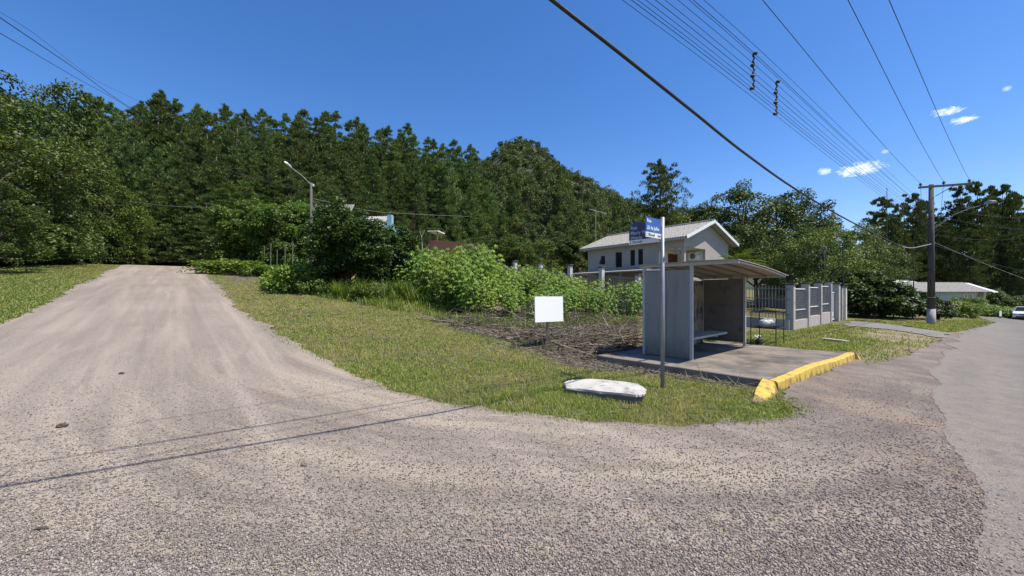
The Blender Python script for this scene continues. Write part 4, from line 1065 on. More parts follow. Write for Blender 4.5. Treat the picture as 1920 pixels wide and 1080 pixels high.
wl.prism([HF.P(0, 0, EV), HF.P(HW, 0, EV), HF.P(HW/2, 0, RD)], tuple(-.2*c for c in (HF.n[0], HF.n[1], 0)))
wl.prism([HF.P(0, -HL, EV), HF.P(HW/2, -HL, RD), HF.P(HW, -HL, EV)], tuple(.2*c for c in (HF.n[0], HF.n[1], 0)))
wl.build('wall', M['wall'], ho)
rc = MB().boxf(HF, .2, NA, -NB-.15, -NB, 3.05, NZ).boxf(HF, NA+.002, NA+.15, -NB, -.2, 3.05, NZ).boxf(HF, .2, NA, -NB, -.2, NZ-.0, NZ+.1)
tag(rc.build('porch_wall', M['cream'], ho), 'cream walls of the corner porch')
MB().boxf(HF, 0, .22, -.22, -.0, 3.05, NZ-.002).build('porch_pillar', M['wall'], ho)
MB().beam(HF.P(.1, -1.25, EV-.1), HF.P(.1, -.3, NZ-.5), .12, .14).build('porch_brace', M['wall'], ho)
dr = MB().boxf(HF, 1.35, 2.55, -NB+.001, -NB+.04, 3.06, 4.5).build('door', M['door'], ho)
mb = MB()
for k in range(8): mb.boxf(HF, 1.4+k*.14, 1.48+k*.14, -NB+.041, -NB+.06, 3.15, 4.42)
mb.build('door_slat', M['door'], dr)
for i, (c, w, z0, z1) in enumerate(wins):
    f = MB().boxf(HF, .08, .13, -c-w/2, -c+w/2, z0, z0+.04).boxf(HF, .08, .13, -c-w/2, -c+w/2, z1-.04, z1).boxf(HF, .08, .13, -c-w/2, -c-w/2+.04, z0+.04, z1-.04).boxf(HF, .08, .13, -c+w/2-.04, -c+w/2, z0+.04, z1-.04).build('window', M['black'], ho)
    MB().boxf(HF, .10, .115, -c-w/2+.04, -c+w/2-.04, z0+.04, z1-.04).build('pane', M['glass_dark'], f)
    if i == 0:
        MB().hexa([HF.P(-.22, -c-w/2, z0+.05), HF.P(-.20, -c-w/2, z0+.03), HF.P(-.20, -c+w/2, z0+.03), HF.P(-.22, -c+w/2, z0+.05), HF.P(.0, -c-w/2, z1-.22), HF.P(.02, -c-w/2, z1-.24), HF.P(.02, -c+w/2, z1-.24), HF.P(.0, -c+w/2, z1-.22)]).build('sash', M['black'], f)
gw = MB().boxf(HF, 5.6, 6.4, .002, .05, 3.1, 3.95).build('window', M['black'], ho); MB().boxf(HF, 5.65, 6.35, .051, .056, 3.15, 3.9).build('pane', M['glass_dark'], gw)
ac = MB().boxf(HF, NA-.32, NA-.002, -1.15, -.35, 4.0, 4.55).build('air_conditioner', M['white'], ho, bevel=.03)
c = Vector(HF.P(NA-.325, -.75, 4.28)); a_ = Vector(HF.u+(0,))
MB().tube([c-a_*.02, c+a_*.0], .2, 16).build('fan_grille', M['brown_panel'], ac)
MB().boxf(HF, NA-.45, NA-.3, -.33, -.1, 4.38, 4.42).build('pipe', M['brown_panel'], ac)
# corrugated roof: two slopes with real waves, overhanging
sl = (RD-EV)/(HW/2)
for side in (0, 1):
    vs = []; L0, L1 = -HL-.5, .5; nb_ = 300
    for i in range(nb_+1):
        b = L0+(L1-L0)*i/nb_; wv = .028*math.sin(b*2*PI/.18)
        for t in (0, .5, 1):
            a = -.55+(HW/2+.55)*t; z = EV+sl*a+.13+wv
            aa = a if side == 0 else HW-a
            vs += [HF.P(aa, b, z), HF.P(aa, b, z-.05)]
    fs = []
    for i in range(nb_):
        o_ = i*6; p_ = o_+6
        fs += [(o_, o_+2, p_+2, p_), (o_+2, o_+4, p_+4, p_+2), (o_+1, p_+1, p_+3, o_+3), (o_+3, p_+3, p_+5, o_+5), (o_, p_, p_+1, o_+1)]
    fs += [(0, 1, 3, 2), (2, 3, 5, 4), (nb_*6, nb_*6+2, nb_*6+3, nb_*6+1), (nb_*6+2, nb_*6+4, nb_*6+5, nb_*6+3)]
    rf = MB().add(vs, fs).build('roof', M['tile'], ho)
    s_ = lambda a: a if side == 0 else HW-a
    MB().beam(HF.P(s_(-.58), .52, EV+sl*-.58+.06), HF.P(s_(HW/2), .52, RD+.06), .03, .2).build('fascia', M['white'], rf)
    MB().beam(HF.P(s_(-.53), -HL-.4, EV+sl*-.53+.0), HF.P(s_(-.53), .48, EV+sl*-.53+.0), .04, .12).build('gutter', M['wall'], rf)
    MB().hexa([HF.P(s_(-.5), .02, EV+sl*-.5+.02), HF.P(s_(-.5), .48, EV+sl*-.5+.02), HF.P(s_(HW/2), .48, RD+.02), HF.P(s_(HW/2), .02, RD+.02), HF.P(s_(-.5), .02, EV+sl*-.5+.05), HF.P(s_(-.5), .48, EV+sl*-.5+.05), HF.P(s_(HW/2), .48, RD+.05), HF.P(s_(HW/2), .02, RD+.05)]).build('soffit', M['wall'], rf)
MB().tube([HF.P(HW/2, -HL-.5, RD+.15), HF.P(HW/2, .5, RD+.15)], .09, 8).build('ridge_cap', M['tile'], ho)
# low lean-to roof along the long wall
ln = MB().hexa([HF.P(-3.2, -8.3, 3.02), HF.P(-.02, -8.3, 3.30), HF.P(-.02, .3, 3.30), HF.P(-3.2, .3, 3.02), HF.P(-3.2, -8.3, 3.10), HF.P(-.02, -8.3, 3.40), HF.P(-.02, .3, 3.40), HF.P(-3.2, .3, 3.10)]).build('lean_to_roof', M['tile'], ho)
for b in (-8.2, -5.8, -2.9, -.1): MB().boxf(HF, -3.1, -2.95, b, b+.15, hg-.6, 3.0).build('support_post', M['wood'], ln)

# ------------------------------------------------------------------ long white house on the right
LF = Frame(*at(1690, 60), .995, .10)
z0 = zy(566, 60)-1.0
lh = thing('long_house', 'long pale single-storey house with a ribbed grey roof beyond the tall weeds', 'house', LF.P(8, -3, z0))
zt_ = zy(547, 60)
MB().boxf(LF, -.6, 13.2, -6, 0, z0, zt_).boxf(LF, 13.2, 15.4, -6, -.9, z0, zt_).build('wall', M['mint'], lh)
for a in (11.0, 11.9):
    w_ = MB().boxf(LF, a, a+.55, .002, .05, zt_-1.5, zt_-.35).build('window', M['white'], lh); MB().boxf(LF, a+.12, a+.43, .051, .06, zt_-1.4, zt_-.45).build('pane', M['glass_dark'], w_)
w_ = MB().boxf(LF, 3.3, 4.4, .002, .04, zt_-.55, zt_-.15).build('window', M['black'], lh)
MB().boxf(LF, 15.0, 15.38, -.895, -.3, z0, zt_-.01).build('porch_wall', M['cream'], lh)
def ribbed(F, a0, a1, b0, b1, z0_, z1_, per, amp, name, m, par, thick=.05):
    n = int((a1-a0)/per*6); vs = []
    for i in range(n+1):
        a = a0+(a1-a0)*i/n; w = amp*math.sin((a-a0)*2*PI/per)
        vs += [F.P(a, b0, z0_+w), F.P(a, b1, z1_+w), F.P(a, b0, z0_+w-thick), F.P(a, b1, z1_+w-thick)]
    fs = []
    for i in range(n):
        o_ = 4*i; p_ = o_+4; fs += [(o_, p_, p_+1, o_+1), (o_+2, o_+3, p_+3, p_+2), (o_, o_+2, p_+2, p_), (o_+1, p_+1, p_+3, o_+3)]
    fs += [(0, 1, 3, 2), (4*n, 4*n+2, 4*n+3, 4*n+1)]
    return MB().add(vs, fs).build(name, m, par)
zrd = zy(529, 63)
ribbed(LF, -1.0, 15.0, .8, -3, zt_+.02, zrd, .5, .04, 'roof', M['tile'], lh)
ribbed(LF, -1.0, 16.0, -6.8, -3.05, zt_+.02, zrd, .5, .04, 'roof', M['tile'], lh)
ribbed(LF, 15.02, 16.2, .75, -3, zt_-.06, zrd-.12, .45, .05, 'roof_edge', M['white'], lh)
sb = thing('shed', 'small shed with a pale ribbed roof behind the left end of the long white house', 'shed', (*at(1705, 68), z0))
SBF = Frame(*at(1694, 67.5), 1, .1)
MB().boxf(SBF, 0, 5, -4, 0, z0, zy(534, 68)).build('wall', M['mint'], sb)
ribbed(SBF, -.4, 5.2, .4, -4, zy(536, 68), zy(524, 72), .45, .04, 'roof', M['white'], sb)
# roof glimpsed behind the feathery trees
zz = zy(545, 36)
GF = Frame(*at(1495, 36), .96, .28)
bs = thing('low_house', 'low pale roofed building half hidden behind the fence and the feathery tree', 'house', GF.P(2, -2, .2))
MB().boxf(GF, 0, 4.6, -4, 0, -.4, zy(533, 36)).build('wall', M['wall'], bs)
ribbed(GF, -.4, 5, .5, -4, zy(533, 36), zy(510, 39), .3, .03, 'roof', M['white'], bs)

# ------------------------------------------------------------------ buildings glimpsed on the left
BF = Frame(*at(548, 47), .96, -.10)
bh = thing('blue_house', 'pale blue house with a grey roof mostly hidden by the garden hedge', 'house', BF.P(5, -3, hz(*BF.P(5, -3)[:2])))
zg = hz(*BF.P(5, -3)[:2]); ze = zy(425, 47)
MB().boxf(BF, 2.2, 12.2, -5, 0, zg-.5, ze).build('wall', M['ltblue'], bh)
ribbed(BF, 1.2, 6.6, .5, -2.5, ze-.3, zy(384, 49), .3, .03, 'roof', M['tile'], bh)
ribbed(BF, 8.3, 11.5, .5, -2.5, ze-.25, zy(407, 49), .3, .03, 'roof', M['conc'], bh)
MB().boxf(BF, 11.55, 12.1, -1.4, -.8, ze-.3, zy(407, 48)).build('chimney', M['ltblue'], bh)
BK = Frame(*at(803, 37), .975, -.2)
zk = hz(*BK.P(2, 0)[:2])
bk = thing('brick_shed', 'bare orange brick shed wall with a thin sheet roof behind the cassava', 'shed', BK.P(2, -1, zk))
MB().hexa([BK.P(0, -.2, zk-.5), BK.P(4.6, -.2, zk-.5), BK.P(4.6, 0, zk-.5), BK.P(0, 0, zk-.5)][::-1]+[BK.P(0, -.2, zy(449, 37)), BK.P(4.6, -.2, zy(459, 37)), BK.P(4.6, 0, zy(459, 37)), BK.P(0, 0, zy(449, 37))][::-1]).build('wall', M['brick'], bk)
MB().boxf(BK, 4.2, 5.0, .0+.01, .4, zk-.5, zy(459, 37)).build('gable_end', M['brick'], bk)
MB().boxf(BK, 0, 1.05, -1.6, .2, zy(435, 37), zy(433, 37)).build('sheet_roof', M['white'], bk)
for a in (.1, .85): MB().boxf(BK, a, a+.08, -.15, -.05, zy(452, 37), zy(435.1, 37)).build('support_post', M['wood'], bk)
# bare branch beside the shed
x, y = at(790, 33); z = hz(x, y)
mb = MB(); mb.tube([(x, y, z), (x+.1, y, zy(470, 33)), (x+.02, y, zy(445, 33)), (x+.3, y, zy(430, 33))], [.06, .05, .035, .015], 6)
mb.tube([(x+.02, y, zy(445, 33)), (x-.15, y+.1, zy(432, 33))], [.03, .012], 5); mb.tube([(x+.1, y, zy(470, 33)), (x+.75, y, zy(458, 33))], [.035, .012], 5)
tag(mb.build('dead_branch', M['wood_pale'], None, (x, y, z)), 'bare pale dead branch standing left of the brick shed', 'dead branch')
for i, px in enumerate((495, 507, 519, 534, 548)):
    Y = 33.5-.12*i; x, y = at(px, Y); z = hz(x, y)
    h_ = (zy((462, 456, 468, 458, 452)[i], Y)-z)
    tag(MB().tube([(x, y, z-.2), (x+.03, y, z+h_)], .045, 7).build('garden_post', M['pole_grey'], None, (x, y, z)), 'thin pale fence post under the garden hedge left of the street lamp', 'post', 'thin posts under the garden hedge')

# ------------------------------------------------------------------ poles
def lamp_head(p, d, m, par):
    d = Vector(d).normalized(); p = Vector(p); sd = d.cross(Vector((0, 0, 1))).normalized(); up = sd.cross(d)
    mb = MB(); vs = []
    for t, w, h in ((-.05, .05, .04), (.1, .12, .09), (.35, .15, .11), (.55, .11, .06)):
        c = p+d*t; vs += [c-sd*w-up*.02, c+sd*w-up*.02, c+sd*w*.7+up*h, c-sd*w*.7+up*h]
    fs = [(4*i+j, 4*i+(j+1) % 4, 4*i+4+(j+1) % 4, 4*i+4+j) for i in range(3) for j in range(4)]+[(3, 2, 1, 0), (12, 13, 14, 15)]
    return mb.add(vs, fs).build('lamp_head', m, par)
LX, LY = at(583.5, 29); lz = hz(LX, LY); lt = zy(343, 29)
lp = thing('street_lamp', 'slim grey concrete street lamp with a long slanted arm above the garden hedge', 'street lamp', (LX, LY, lz))
MB().tube([(LX, LY, lz-.5), (LX, LY, lt)], [.125, .085], 10).build('pole', M['pole_grey'], lp, smooth=True)
tip = Vector((*at(546, 28.2), zy(314, 28.2)))
ar = MB().tube([(LX, LY, lt-.15), (LX-.15, LY-.08, lt+.02), tuple(Vector((LX, LY, lt))*.5+tip*.5+Vector((0, 0, .02))), tuple(tip)], .028, 6).build('lamp_arm', M['lamp'], lp)
lamp_head(tip, tip-Vector((LX, LY, lt)), M['lamp'], ar)
MB().box(LX+.11, LX+.2, LY-.05, LY+.05, lt-.25, lt-.08).build('light_sensor', M['white'], lp)

UX, UY = at(1746, 22); uz0 = hz(UX, UY); ut = zy(346, 22)
up_ = thing('utility_pole', 'tall dark concrete utility pole with a crossarm and a whitewashed foot', 'utility pole', (UX, UY, uz0))
MB().tube([(UX, UY, zy(579, 22)), (UX, UY, ut)], [.17, .105], 14).build('pole', M['pole'], up_, smooth=True)
MB().tube([(UX, UY, uz0-.4), (UX, UY, zy(579.2, 22))], [.20, .182], 14).build('white_foot', M['limewash'], up_, smooth=True)
MB().tube([(UX, UY, zy(507, 22)), (UX, UY, zy(504, 22))], .152, 14).build('band', M['black'], up_)
MB().tube([(UX, UY, zy(558, 22)), (UX, UY, zy(557, 22))], .172, 14).build('band', M['limewash'], up_)
cd = Vector((.93, -.36, 0)).normalized()
c0 = Vector((UX, UY, zy(351, 22)))-Vector((.35, .93, 0)).normalized()*.16
e0, e1 = c0-cd*.62, c0+cd*1.62
cr = MB().beam(e0, e1, .09, .11).build('crossarm', M['wood'], up_)
MB().beam(c0+cd*.1-Vector((0, 0, .55)), c0+cd*.85-Vector((0, 0, .05)), .03, .03).build('arm_brace', M['black'], up_)
ends = []
for t in (-.54, .45, 1.5):
    p = c0+cd*t+Vector((0, 0, .056)); ends.append(p+Vector((0, 0, .16)))
    MB().tube([p, p+Vector((0, 0, .05)), p+Vector((0, 0, .07)), p+Vector((0, 0, .11)), p+Vector((0, 0, .13)), p+Vector((0, 0, .18))], [.025, .03, .075, .08, .05, .045], 10).build('insulator', M['insulator'], cr)
a0 = Vector((UX, UY, zy(433, 22))); q1 = Vector((*at(1790, 20.5), zy(402, 20.5))); q2 = Vector((*at(1820, 19.6), zy(390, 19.6))); q3 = Vector((*at(1838, 19), zy(386, 19)))
MB().tube([a0, a0*.5+q1*.5+Vector((0, 0, .04)), q1, q2, q3], .02, 6).build('lamp_arm', M['steel'], up_)
q4 = Vector((*at(1848, 18.7), zy(382, 18.7)))
MB().tube([q3, q4], .022, 6).build('arm_tip', M['black'], up_)
lamp_head(q4, (Vector((*at(1868, 18.1), zy(378.5, 18.1)))-q4), M['lamp'], up_)
for zz in (398, 410, 422, 436): MB().tube([(UX-.13, UY-.13, zy(zz, 22)), (UX-.19, UY-.19, zy(zz, 22))], .035, 8).build('insulator', M['insulator'], up_)
for px, Y, tp, lab in ((1713, 40, 478, 'thin grey mast in front of the long white house'), (1663, 62, 352, 'thin mast rising above the trees left of the utility pole'), (1581, 27, 455, 'thin dark post behind the gate pillar')):
    x, y = at(px, Y); z = hz(x, y)
    tag(MB().tube([(x, y, z-.3), (x, y, zy(tp, Y))], [.055, .04], 7).build('mast', M['pole'], None, (x, y, z)), lab, 'mast')

# ------------------------------------------------------------------ wires
def wire(pts, r, m, label, group=None, seg=5, name='power_line', cat='wire', sag=0, n=26):
    pts = [Vector(p) for p in pts]
    out = []
    if len(pts) == 2:
        for i in range(n+1): t = i/n; out.append(pts[0].lerp(pts[1], t)-Vector((0, 0, sag*4*t*(1-t))))
    else:                                         # Catmull-Rom through the points
        q = [pts[0]*2-pts[1]]+pts+[pts[-1]*2-pts[-2]]
        for i in range(1, len(q)-2):
            for k in range(8):
                t = k/8; a, b, c, d = q[i-1:i+3]
                out.append(.5*((2*b)+(c-a)*t+(2*a-5*b+4*c-d)*t*t+(3*b-a-3*c+d)*t**3))
        out.append(pts[-1])
    return tag(MB().tube(out, r, seg).build(name, m, None, pts[0], smooth=True, fix=False), label, cat, group)
def ray(px, py, Y): return Vector((*at(px, Y), zy(py, Y)))
def back(p, q, k): return p+(p-q)*k               # carry the line on past p
A = [ray(1035, 0, 3.6), ray(1160, 98, 4.15), ray(1300, 210, 5.2), ray(1400, 290, 6.5), ray(1500, 360, 8.6), ray(1600, 418, 12), ray(1692, 463, 17.5)]
A = [A[0]+(A[0]-A[1])*7+Vector((0, 0, -.2)), A[0]+(A[0]-A[1])*2.6+Vector((0, 0, .0))]+A
wire(A, .019, M['wire'], 'thick twisted black telephone cable sagging across the sky to the utility pole', name='telephone_cable', cat='cable', seg=8)
wire([ray(1692, 463, 17.5), ray(1712, 464.5, 19.5), Vector((UX-.14, UY-.14, zy(458, 22)))], .022, M['lamp'], 'short pale cable stay tying the thick black cable to the utility pole', name='cable_stay', cat='cable')
GB = 'wires of the cable bundle over the street'
bund = [(1167, 440), (1184, 436), (1196, 433), (1211, 430), (1229, 424), (1247, 420), (1271, 414), (1292, 408), (1300, 407), (1320, 399)]
Bp_ = []
for i, (px, py) in enumerate(bund):
    Ya = 5.42/(1.4036-.77*(px-960)/FPX); p = ray(px, 0, Ya); e = Vector((UX-.16, UY-.16, zy(py-6, 22)))
    Bp_.append((p, e))
    lab = 'thin black wire of the bundle running over the street to the utility pole'
    lab = ['lowest thin wire of the bundle over the street, leftmost at the top of the photo', 'second lowest thin wire of the bundle over the street', 'third lowest thin wire of the bundle over the street', 'fourth lowest thin wire of the bundle over the street', 'middle thin wire of the bundle over the street, fifth from the left', 'sixth thin wire from the left in the bundle over the street',
           'lowest of the wires held by the two black spacers', 'second wire from below held by the two black spacers', 'third wire from below held by the two black spacers', 'topmost wire held by the two black spacers, rightmost of the bundle'][i]
    wire([back(p, e, .8)+Vector((0, 1.5, .25)), back(p, e, .25)+Vector((0, .45, .05)), p, p.lerp(e, .33)-Vector((0, 0, .07)), p.lerp(e, .66)-Vector((0, 0, .08)), e], .0042 if i in (1, 4, 8) else .0034, M['wire'], lab, GB)
# vertical spacers between the four top wires
def on_wire(i, px):
    p, e = Bp_[i]
    best = min((abs(960+FPX*q.x/q.y-px), t) for t in np.linspace(0, .6, 400) for q in [p.lerp(e, t)])
    q = p.lerp(e, best[1]); s = best[1]
    return q-Vector((0, 0, .07*math.sin(PI*min(1, s/.66))))
for px, y0, y1, lab in ((1413, 100, 167, 'left black wire spacer hanging between the upper wires'), (1456, 153, 215, 'right black wire spacer hanging between the upper wires')):
    c = on_wire(8, px); Y = c.y
    sp = thing('wire_spacer', lab, 'spacer', (c.x, c.y, c.z), 'wire spacers')
    T, Bt = ray(px, y0, Y), ray(px, y1, Y)
    pts = [Bt.lerp(T, t)+Vector((.012*math.sin(t*38), .0, 0)) for t in np.linspace(0, 1, 40)]
    MB().tube(pts, [.012+.005*(i % 3 == 0) for i in range(40)], 6).build('rod', M['wire'], sp, fix=False)
    for t, dx in ((.02, -.03), (.36, -.02), (.66, -.02), (1.0, .03)):
        k_ = Bt.lerp(T, t); MB().blob((k_.x+dx, k_.y, k_.z), (.038, .03, .028), 1, 6, 8, .05).build('clamp', M['wire'], sp, smooth=True)
for i, (px, e, lab) in enumerate(((1430, ends[0], 'left high-voltage wire running to the crossarm of the utility pole'), (1590, ends[1], 'middle high-voltage wire running to the crossarm of the utility pole'), (1667, ends[2], 'right high-voltage wire running to the crossarm of the utility pole'))):
    p = ray(px, 0, 7.4)
    wire([back(p, e, .9)+Vector((0, 0, .5)), back(p, e, .3)+Vector((0, 0, .05)), p, p.lerp(e, .4)-Vector((0, 0, .16)), p.lerp(e, .75)-Vector((0, 0, .12)), e], .007, M['wire'], lab, 'high-voltage wires')
    q = e+Vector((15, 14, -1.2+.3*i)); wire([e, e.lerp(q, .5)-Vector((0, 0, .25)), q], .009, M['wire'], ['left', 'middle', 'right'][i]+' high-voltage wire leaving the crossarm away from the camera', 'high-voltage wires')
for i, (p0, p1, s_, r) in enumerate(((390, 408, .5, .009), (404, 430, .6, .009), (440, 432, .9, .008), (455, 545, .3, .007), (460, 522, .4, .009))):
    a = Vector((UX+.14, UY-.05, zy(p0, 22))); b = ray(1990, p1, [26, 26, 25, 30, 28][i])
    wire([a, b], r, M['wire'] if i != 3 else M['steel'], ['upper thin wire running right from the utility pole', 'second thin wire running right from the utility pole', 'third thin wire running right from the utility pole', 'pale service wire dropping right from the utility pole', 'lowest thin dark wire dropping right from the utility pole'][i], 'wires right of the utility pole', sag=s_*.5)
# wires at upper left going to the street lamp
top_l = Vector((LX-.08, LY-.08, zy(356, 29))); 
for p0, p1, Yn, Ym, py_e, lab, r in (((0, 33), (150, 135), 9, 16, 356, 'upper black wire crossing the top left corner of the sky', .012), ((0, 62), (150, 150), 9, 16, 362, 'lower black wire crossing the top left corner of the sky', .009)):
    a, b, e = ray(*p0, Yn), ray(*p1, Ym), Vector((LX-.08, LY-.08, zy(py_e, 29)))
    c = ray(232, 194 if p0[1] == 33 else 196, 20); d_ = ray(420, 315, 25.5)
    wire([back(a, b, .6), a, b, c, d_, e], r, M['wire'], lab, 'wires of the upper left sky')
wire([ray(-60, -10, 14), ray(60, 60, 20), ray(180, 150, 28), ray(262, 190, 40)], .009, M['wire'], 'faint third wire over the left tree tops', 'wires of the upper left sky')
wire([ray(238, 378, 44), ray(330, 387, 42), ray(415, 389, 40)], .016, M['wire_pale'], 'pale service wire across the dark pines left of the garden hedge', 'pale service wires')
wire([Vector((LX+.08, LY, zy(372, 29))), ray(700, 396, 38), ray(790, 402, 41), ray(880, 406, 44)], .014, M['wire_pale'], 'pale service wire from the street lamp across the pines', 'pale service wires')

ta_, tb_ = ray(1105, 392, 48), ray(1137, 401, 48); tm = ray(1117, 396, 48)
tv = thing('tv_antenna', 'thin television antenna on a mast left of the house roof', 'antenna', (tm.x, tm.y, hz(tm.x, tm.y)))
MB().tube([(tm.x, tm.y, hz(tm.x, tm.y)), tm], .035, 6).build('mast', M['steel'], tv)
bo = MB().tube([ta_, tb_], .03, 6).build('boom', M['steel'], tv); mb = MB()
for t in np.linspace(.05, 1, 8): p_ = ta_.lerp(tb_, t); mb.tube([p_+Vector((.1, -.5, 0)), p_+Vector((-.1, .5, 0))], .015, 4)
mb.build('elements', M['steel'], bo)
# ------------------------------------------------------------------ planter, small sign, car
PLF = Frame(*at(1782, 36), .97, .25); zp = hz(*PLF.P(0, 0)[:2])
pt = thing('planter_enclosure', 'low weathered block wall enclosure with dark posts right of the utility pole', 'enclosure', PLF.P(1, -1, zp))
for nm, a0, a1, b0_, b1 in (('wall', -.9, .1, -.15, 0), ('wall', .45, 2.35, -.15, 0), ('wall', 2.36, 2.5, -2.0, 0)): MB().boxf(PLF, a0, a1, b0_, b1, zp-.3, zp+.50).build(nm, M['conc'], pt, bevel=.01)
for a, b, hh in ((-1.35, .05, 1.2), (-1.1, -1.2, 1.25), (.28, .02, 1.28), (.5, -1.8, 1.25), (1.4, -1.9, 1.25), (2.25, -.3, 1.28)): MB().boxf(PLF, a-.05, a+.05, b-.05, b+.05, zp-.2, zp+hh).build('post', M['pole'], pt)
MB().boxf(PLF, -2.2, -1.2, -.3, .15, zp+1.205, zp+1.26).build('board', M['wood_pale'], pt)
b_ = tree_object('yellow_bush', lm[0][0], M['leaf_light'], None, M['bark'], 'yellow-green bush behind the low block wall enclosure', 'bush', None)
x, y = at(1812, 40); b_.location = (x, y, hz(x, y)+.6); b_.scale = (1.3, 1.3, 1.25)
x, y = at(1875, 41); z = hz(x, y)
sg = thing('marker_sign', 'small white marker plate on a short post before the tall weeds', 'sign', (x, y, z))
MB().box(x-.03, x+.03, y-.03, y+.03, z-.2, zy(590, 41)).build('post', M['wood'], sg); MB().box(x-.12, x+.12, y-.05, y-.032, zy(593, 41), zy(583, 41)).build('plate', M['board_white'], sg)

cx_, cy_ = at(1922, 41.5); cz_ = hz(cx_, cy_)+.06
CF = Frame(cx_, cy_, .80, .60)                     # a = along the car towards its tail, front faces the camera
car = thing('parked_car', 'white car on the street at the right edge, cut by the frame', 'car', (cx_, cy_, cz_))
def section(prof, w, b=0):                         # profile (a,z) extruded across the car
    n = len(prof); vs = [CF.P(a, -w, cz_+z) for a, z in prof]+[CF.P(a, w, cz_+z) for a, z in prof]
    return MB().add(vs, [tuple(range(n)), tuple(range(n, 2*n))[::-1]]+[(i, i+n, (i+1) % n+n, (i+1) % n) for i in range(n)])
body = [(0, .28), (-.05, .5), (.02, .72), (.25, .82), (1.0, .95), (3.4, .98), (4.15, .92), (4.25, .6), (4.2, .3)]
cb = section(body, .84).build('body', M['car_white'], car, bevel=.05)
vs = []
for (a, z, w) in ((.98, .93, .78), (1.75, 1.40, .60), (3.0, 1.42, .60), (3.75, .96, .76)): vs += [CF.P(a, -w, cz_+z), CF.P(a, w, cz_+z)]
cab = MB().add(vs, [(0, 1, 3, 2), (2, 3, 5, 4), (4, 5, 7, 6), (0, 2, 4, 6), (1, 7, 5, 3), (0, 6, 7, 1)]).build('cabin', M['car_white'], car, bevel=.03)
def quad4(p): return MB().add(p, [(0, 1, 2, 3)])
ws_ = [CF.P(1.03, -.70, cz_+.99), CF.P(1.03, .70, cz_+.99), CF.P(1.68, .56, cz_+1.37), CF.P(1.68, -.56, cz_+1.37)]
off = Vector((-CF.u[0], -CF.u[1], 1.2)).normalized()*.03
quad4([Vector(p)+off for p in ws_]).prism([Vector(p)+off*.9 for p in ws_], off*.2).build('windscreen', M['glass_dark'], car)
for sgn in (-1, 1):
    sw = [CF.P(1.3, sgn*.735, cz_+1.02), CF.P(3.4, sgn*.745, cz_+1.02), CF.P(2.95, sgn*.635, cz_+1.35), CF.P(1.8, sgn*.635, cz_+1.35)]
    MB().prism(sw, tuple(sgn*.03*c for c in (CF.n[0], CF.n[1], .3))).build('side_window', M['glass_dark'], car)
    MB().boxf(CF, -.075, .12, sgn*.66-.14, sgn*.66+.14, cz_+.60, cz_+.74).build('headlight', M['lens'], car, bevel=.02)
    MB().boxf(CF, 1.15, 1.3, sgn*.9-.07, sgn*.9+.07, cz_+.93, cz_+1.05).build('wing_mirror', M['car_white'], car, bevel=.02)
    for a in (.75, 3.4):
        c = Vector(CF.P(a, sgn*.74, cz_+.29)); d = Vector(CF.n+(0,))
        wl_ = MB().tube([c-d*.1, c-d*.08, c+d*.1, c+d*.12], [.25, .30, .30, .25], 18).build('wheel', M['tyre'], car)
        MB().tube([c+d*sgn*.10, c+d*sgn*.125], .18, 14).build('rim', M['rim'], wl_)
MB().boxf(CF, -.075, .0, -.42, .42, cz_+.62, cz_+.70).build('grille', M['black'], car, bevel=.01)
MB().boxf(CF, -.072, .05, -.6, .6, cz_+.30, cz_+.42).build('bumper_intake', M['black'], car, bevel=.01)
MB().boxf(CF, -.085, -.03, -.2, .2, cz_+.46, cz_+.57).build('number_plate', M['lamp'], car)

# ------------------------------------------------------------------ turf, dry stalks, loose stones (uncountable)
GRX = [(p.x, p.y) for p in GRAVEL]; ASX = [(p.x, p.y) for p in ASPH]
def scatter(poly_px, n, seed, avoid_roads=True, clump=0):
    g = np.random.default_rng(seed); xs = [p[0] for p in poly_px]; ys = [p[1] for p in poly_px]
    px = g.uniform(min(xs), max(xs), n*3); py = g.uniform(min(ys), max(ys), n*3)
    k = inside(poly_px, px, py); px, py = px[k][:n], py[k][:n]
    w = cast(px, py)
    if avoid_roads:
        jd = .17*np.clip(np.hypot(w[:, 0], w[:, 1])/7, .6, 2.5); j = g.normal(size=w.shape)*jd[:, None]
        k = ~inside(GRX, w[:, 0]+j[:, 0], w[:, 1]+j[:, 1]) & ~inside(ASX, w[:, 0]+j[:, 0]*.4, w[:, 1]+j[:, 1]*.4); w = w[k]
        a = (w[:, 0]-SL.o[0])*SL.u[0]+(w[:, 1]-SL.o[1])*SL.u[1]; b = (w[:, 0]-SL.o[0])*SL.n[0]+(w[:, 1]-SL.o[1])*SL.n[1]
        w = w[~((a > -1.08) & (a < 3.95) & (b > -1.9) & (b < 2.1))]
    return w
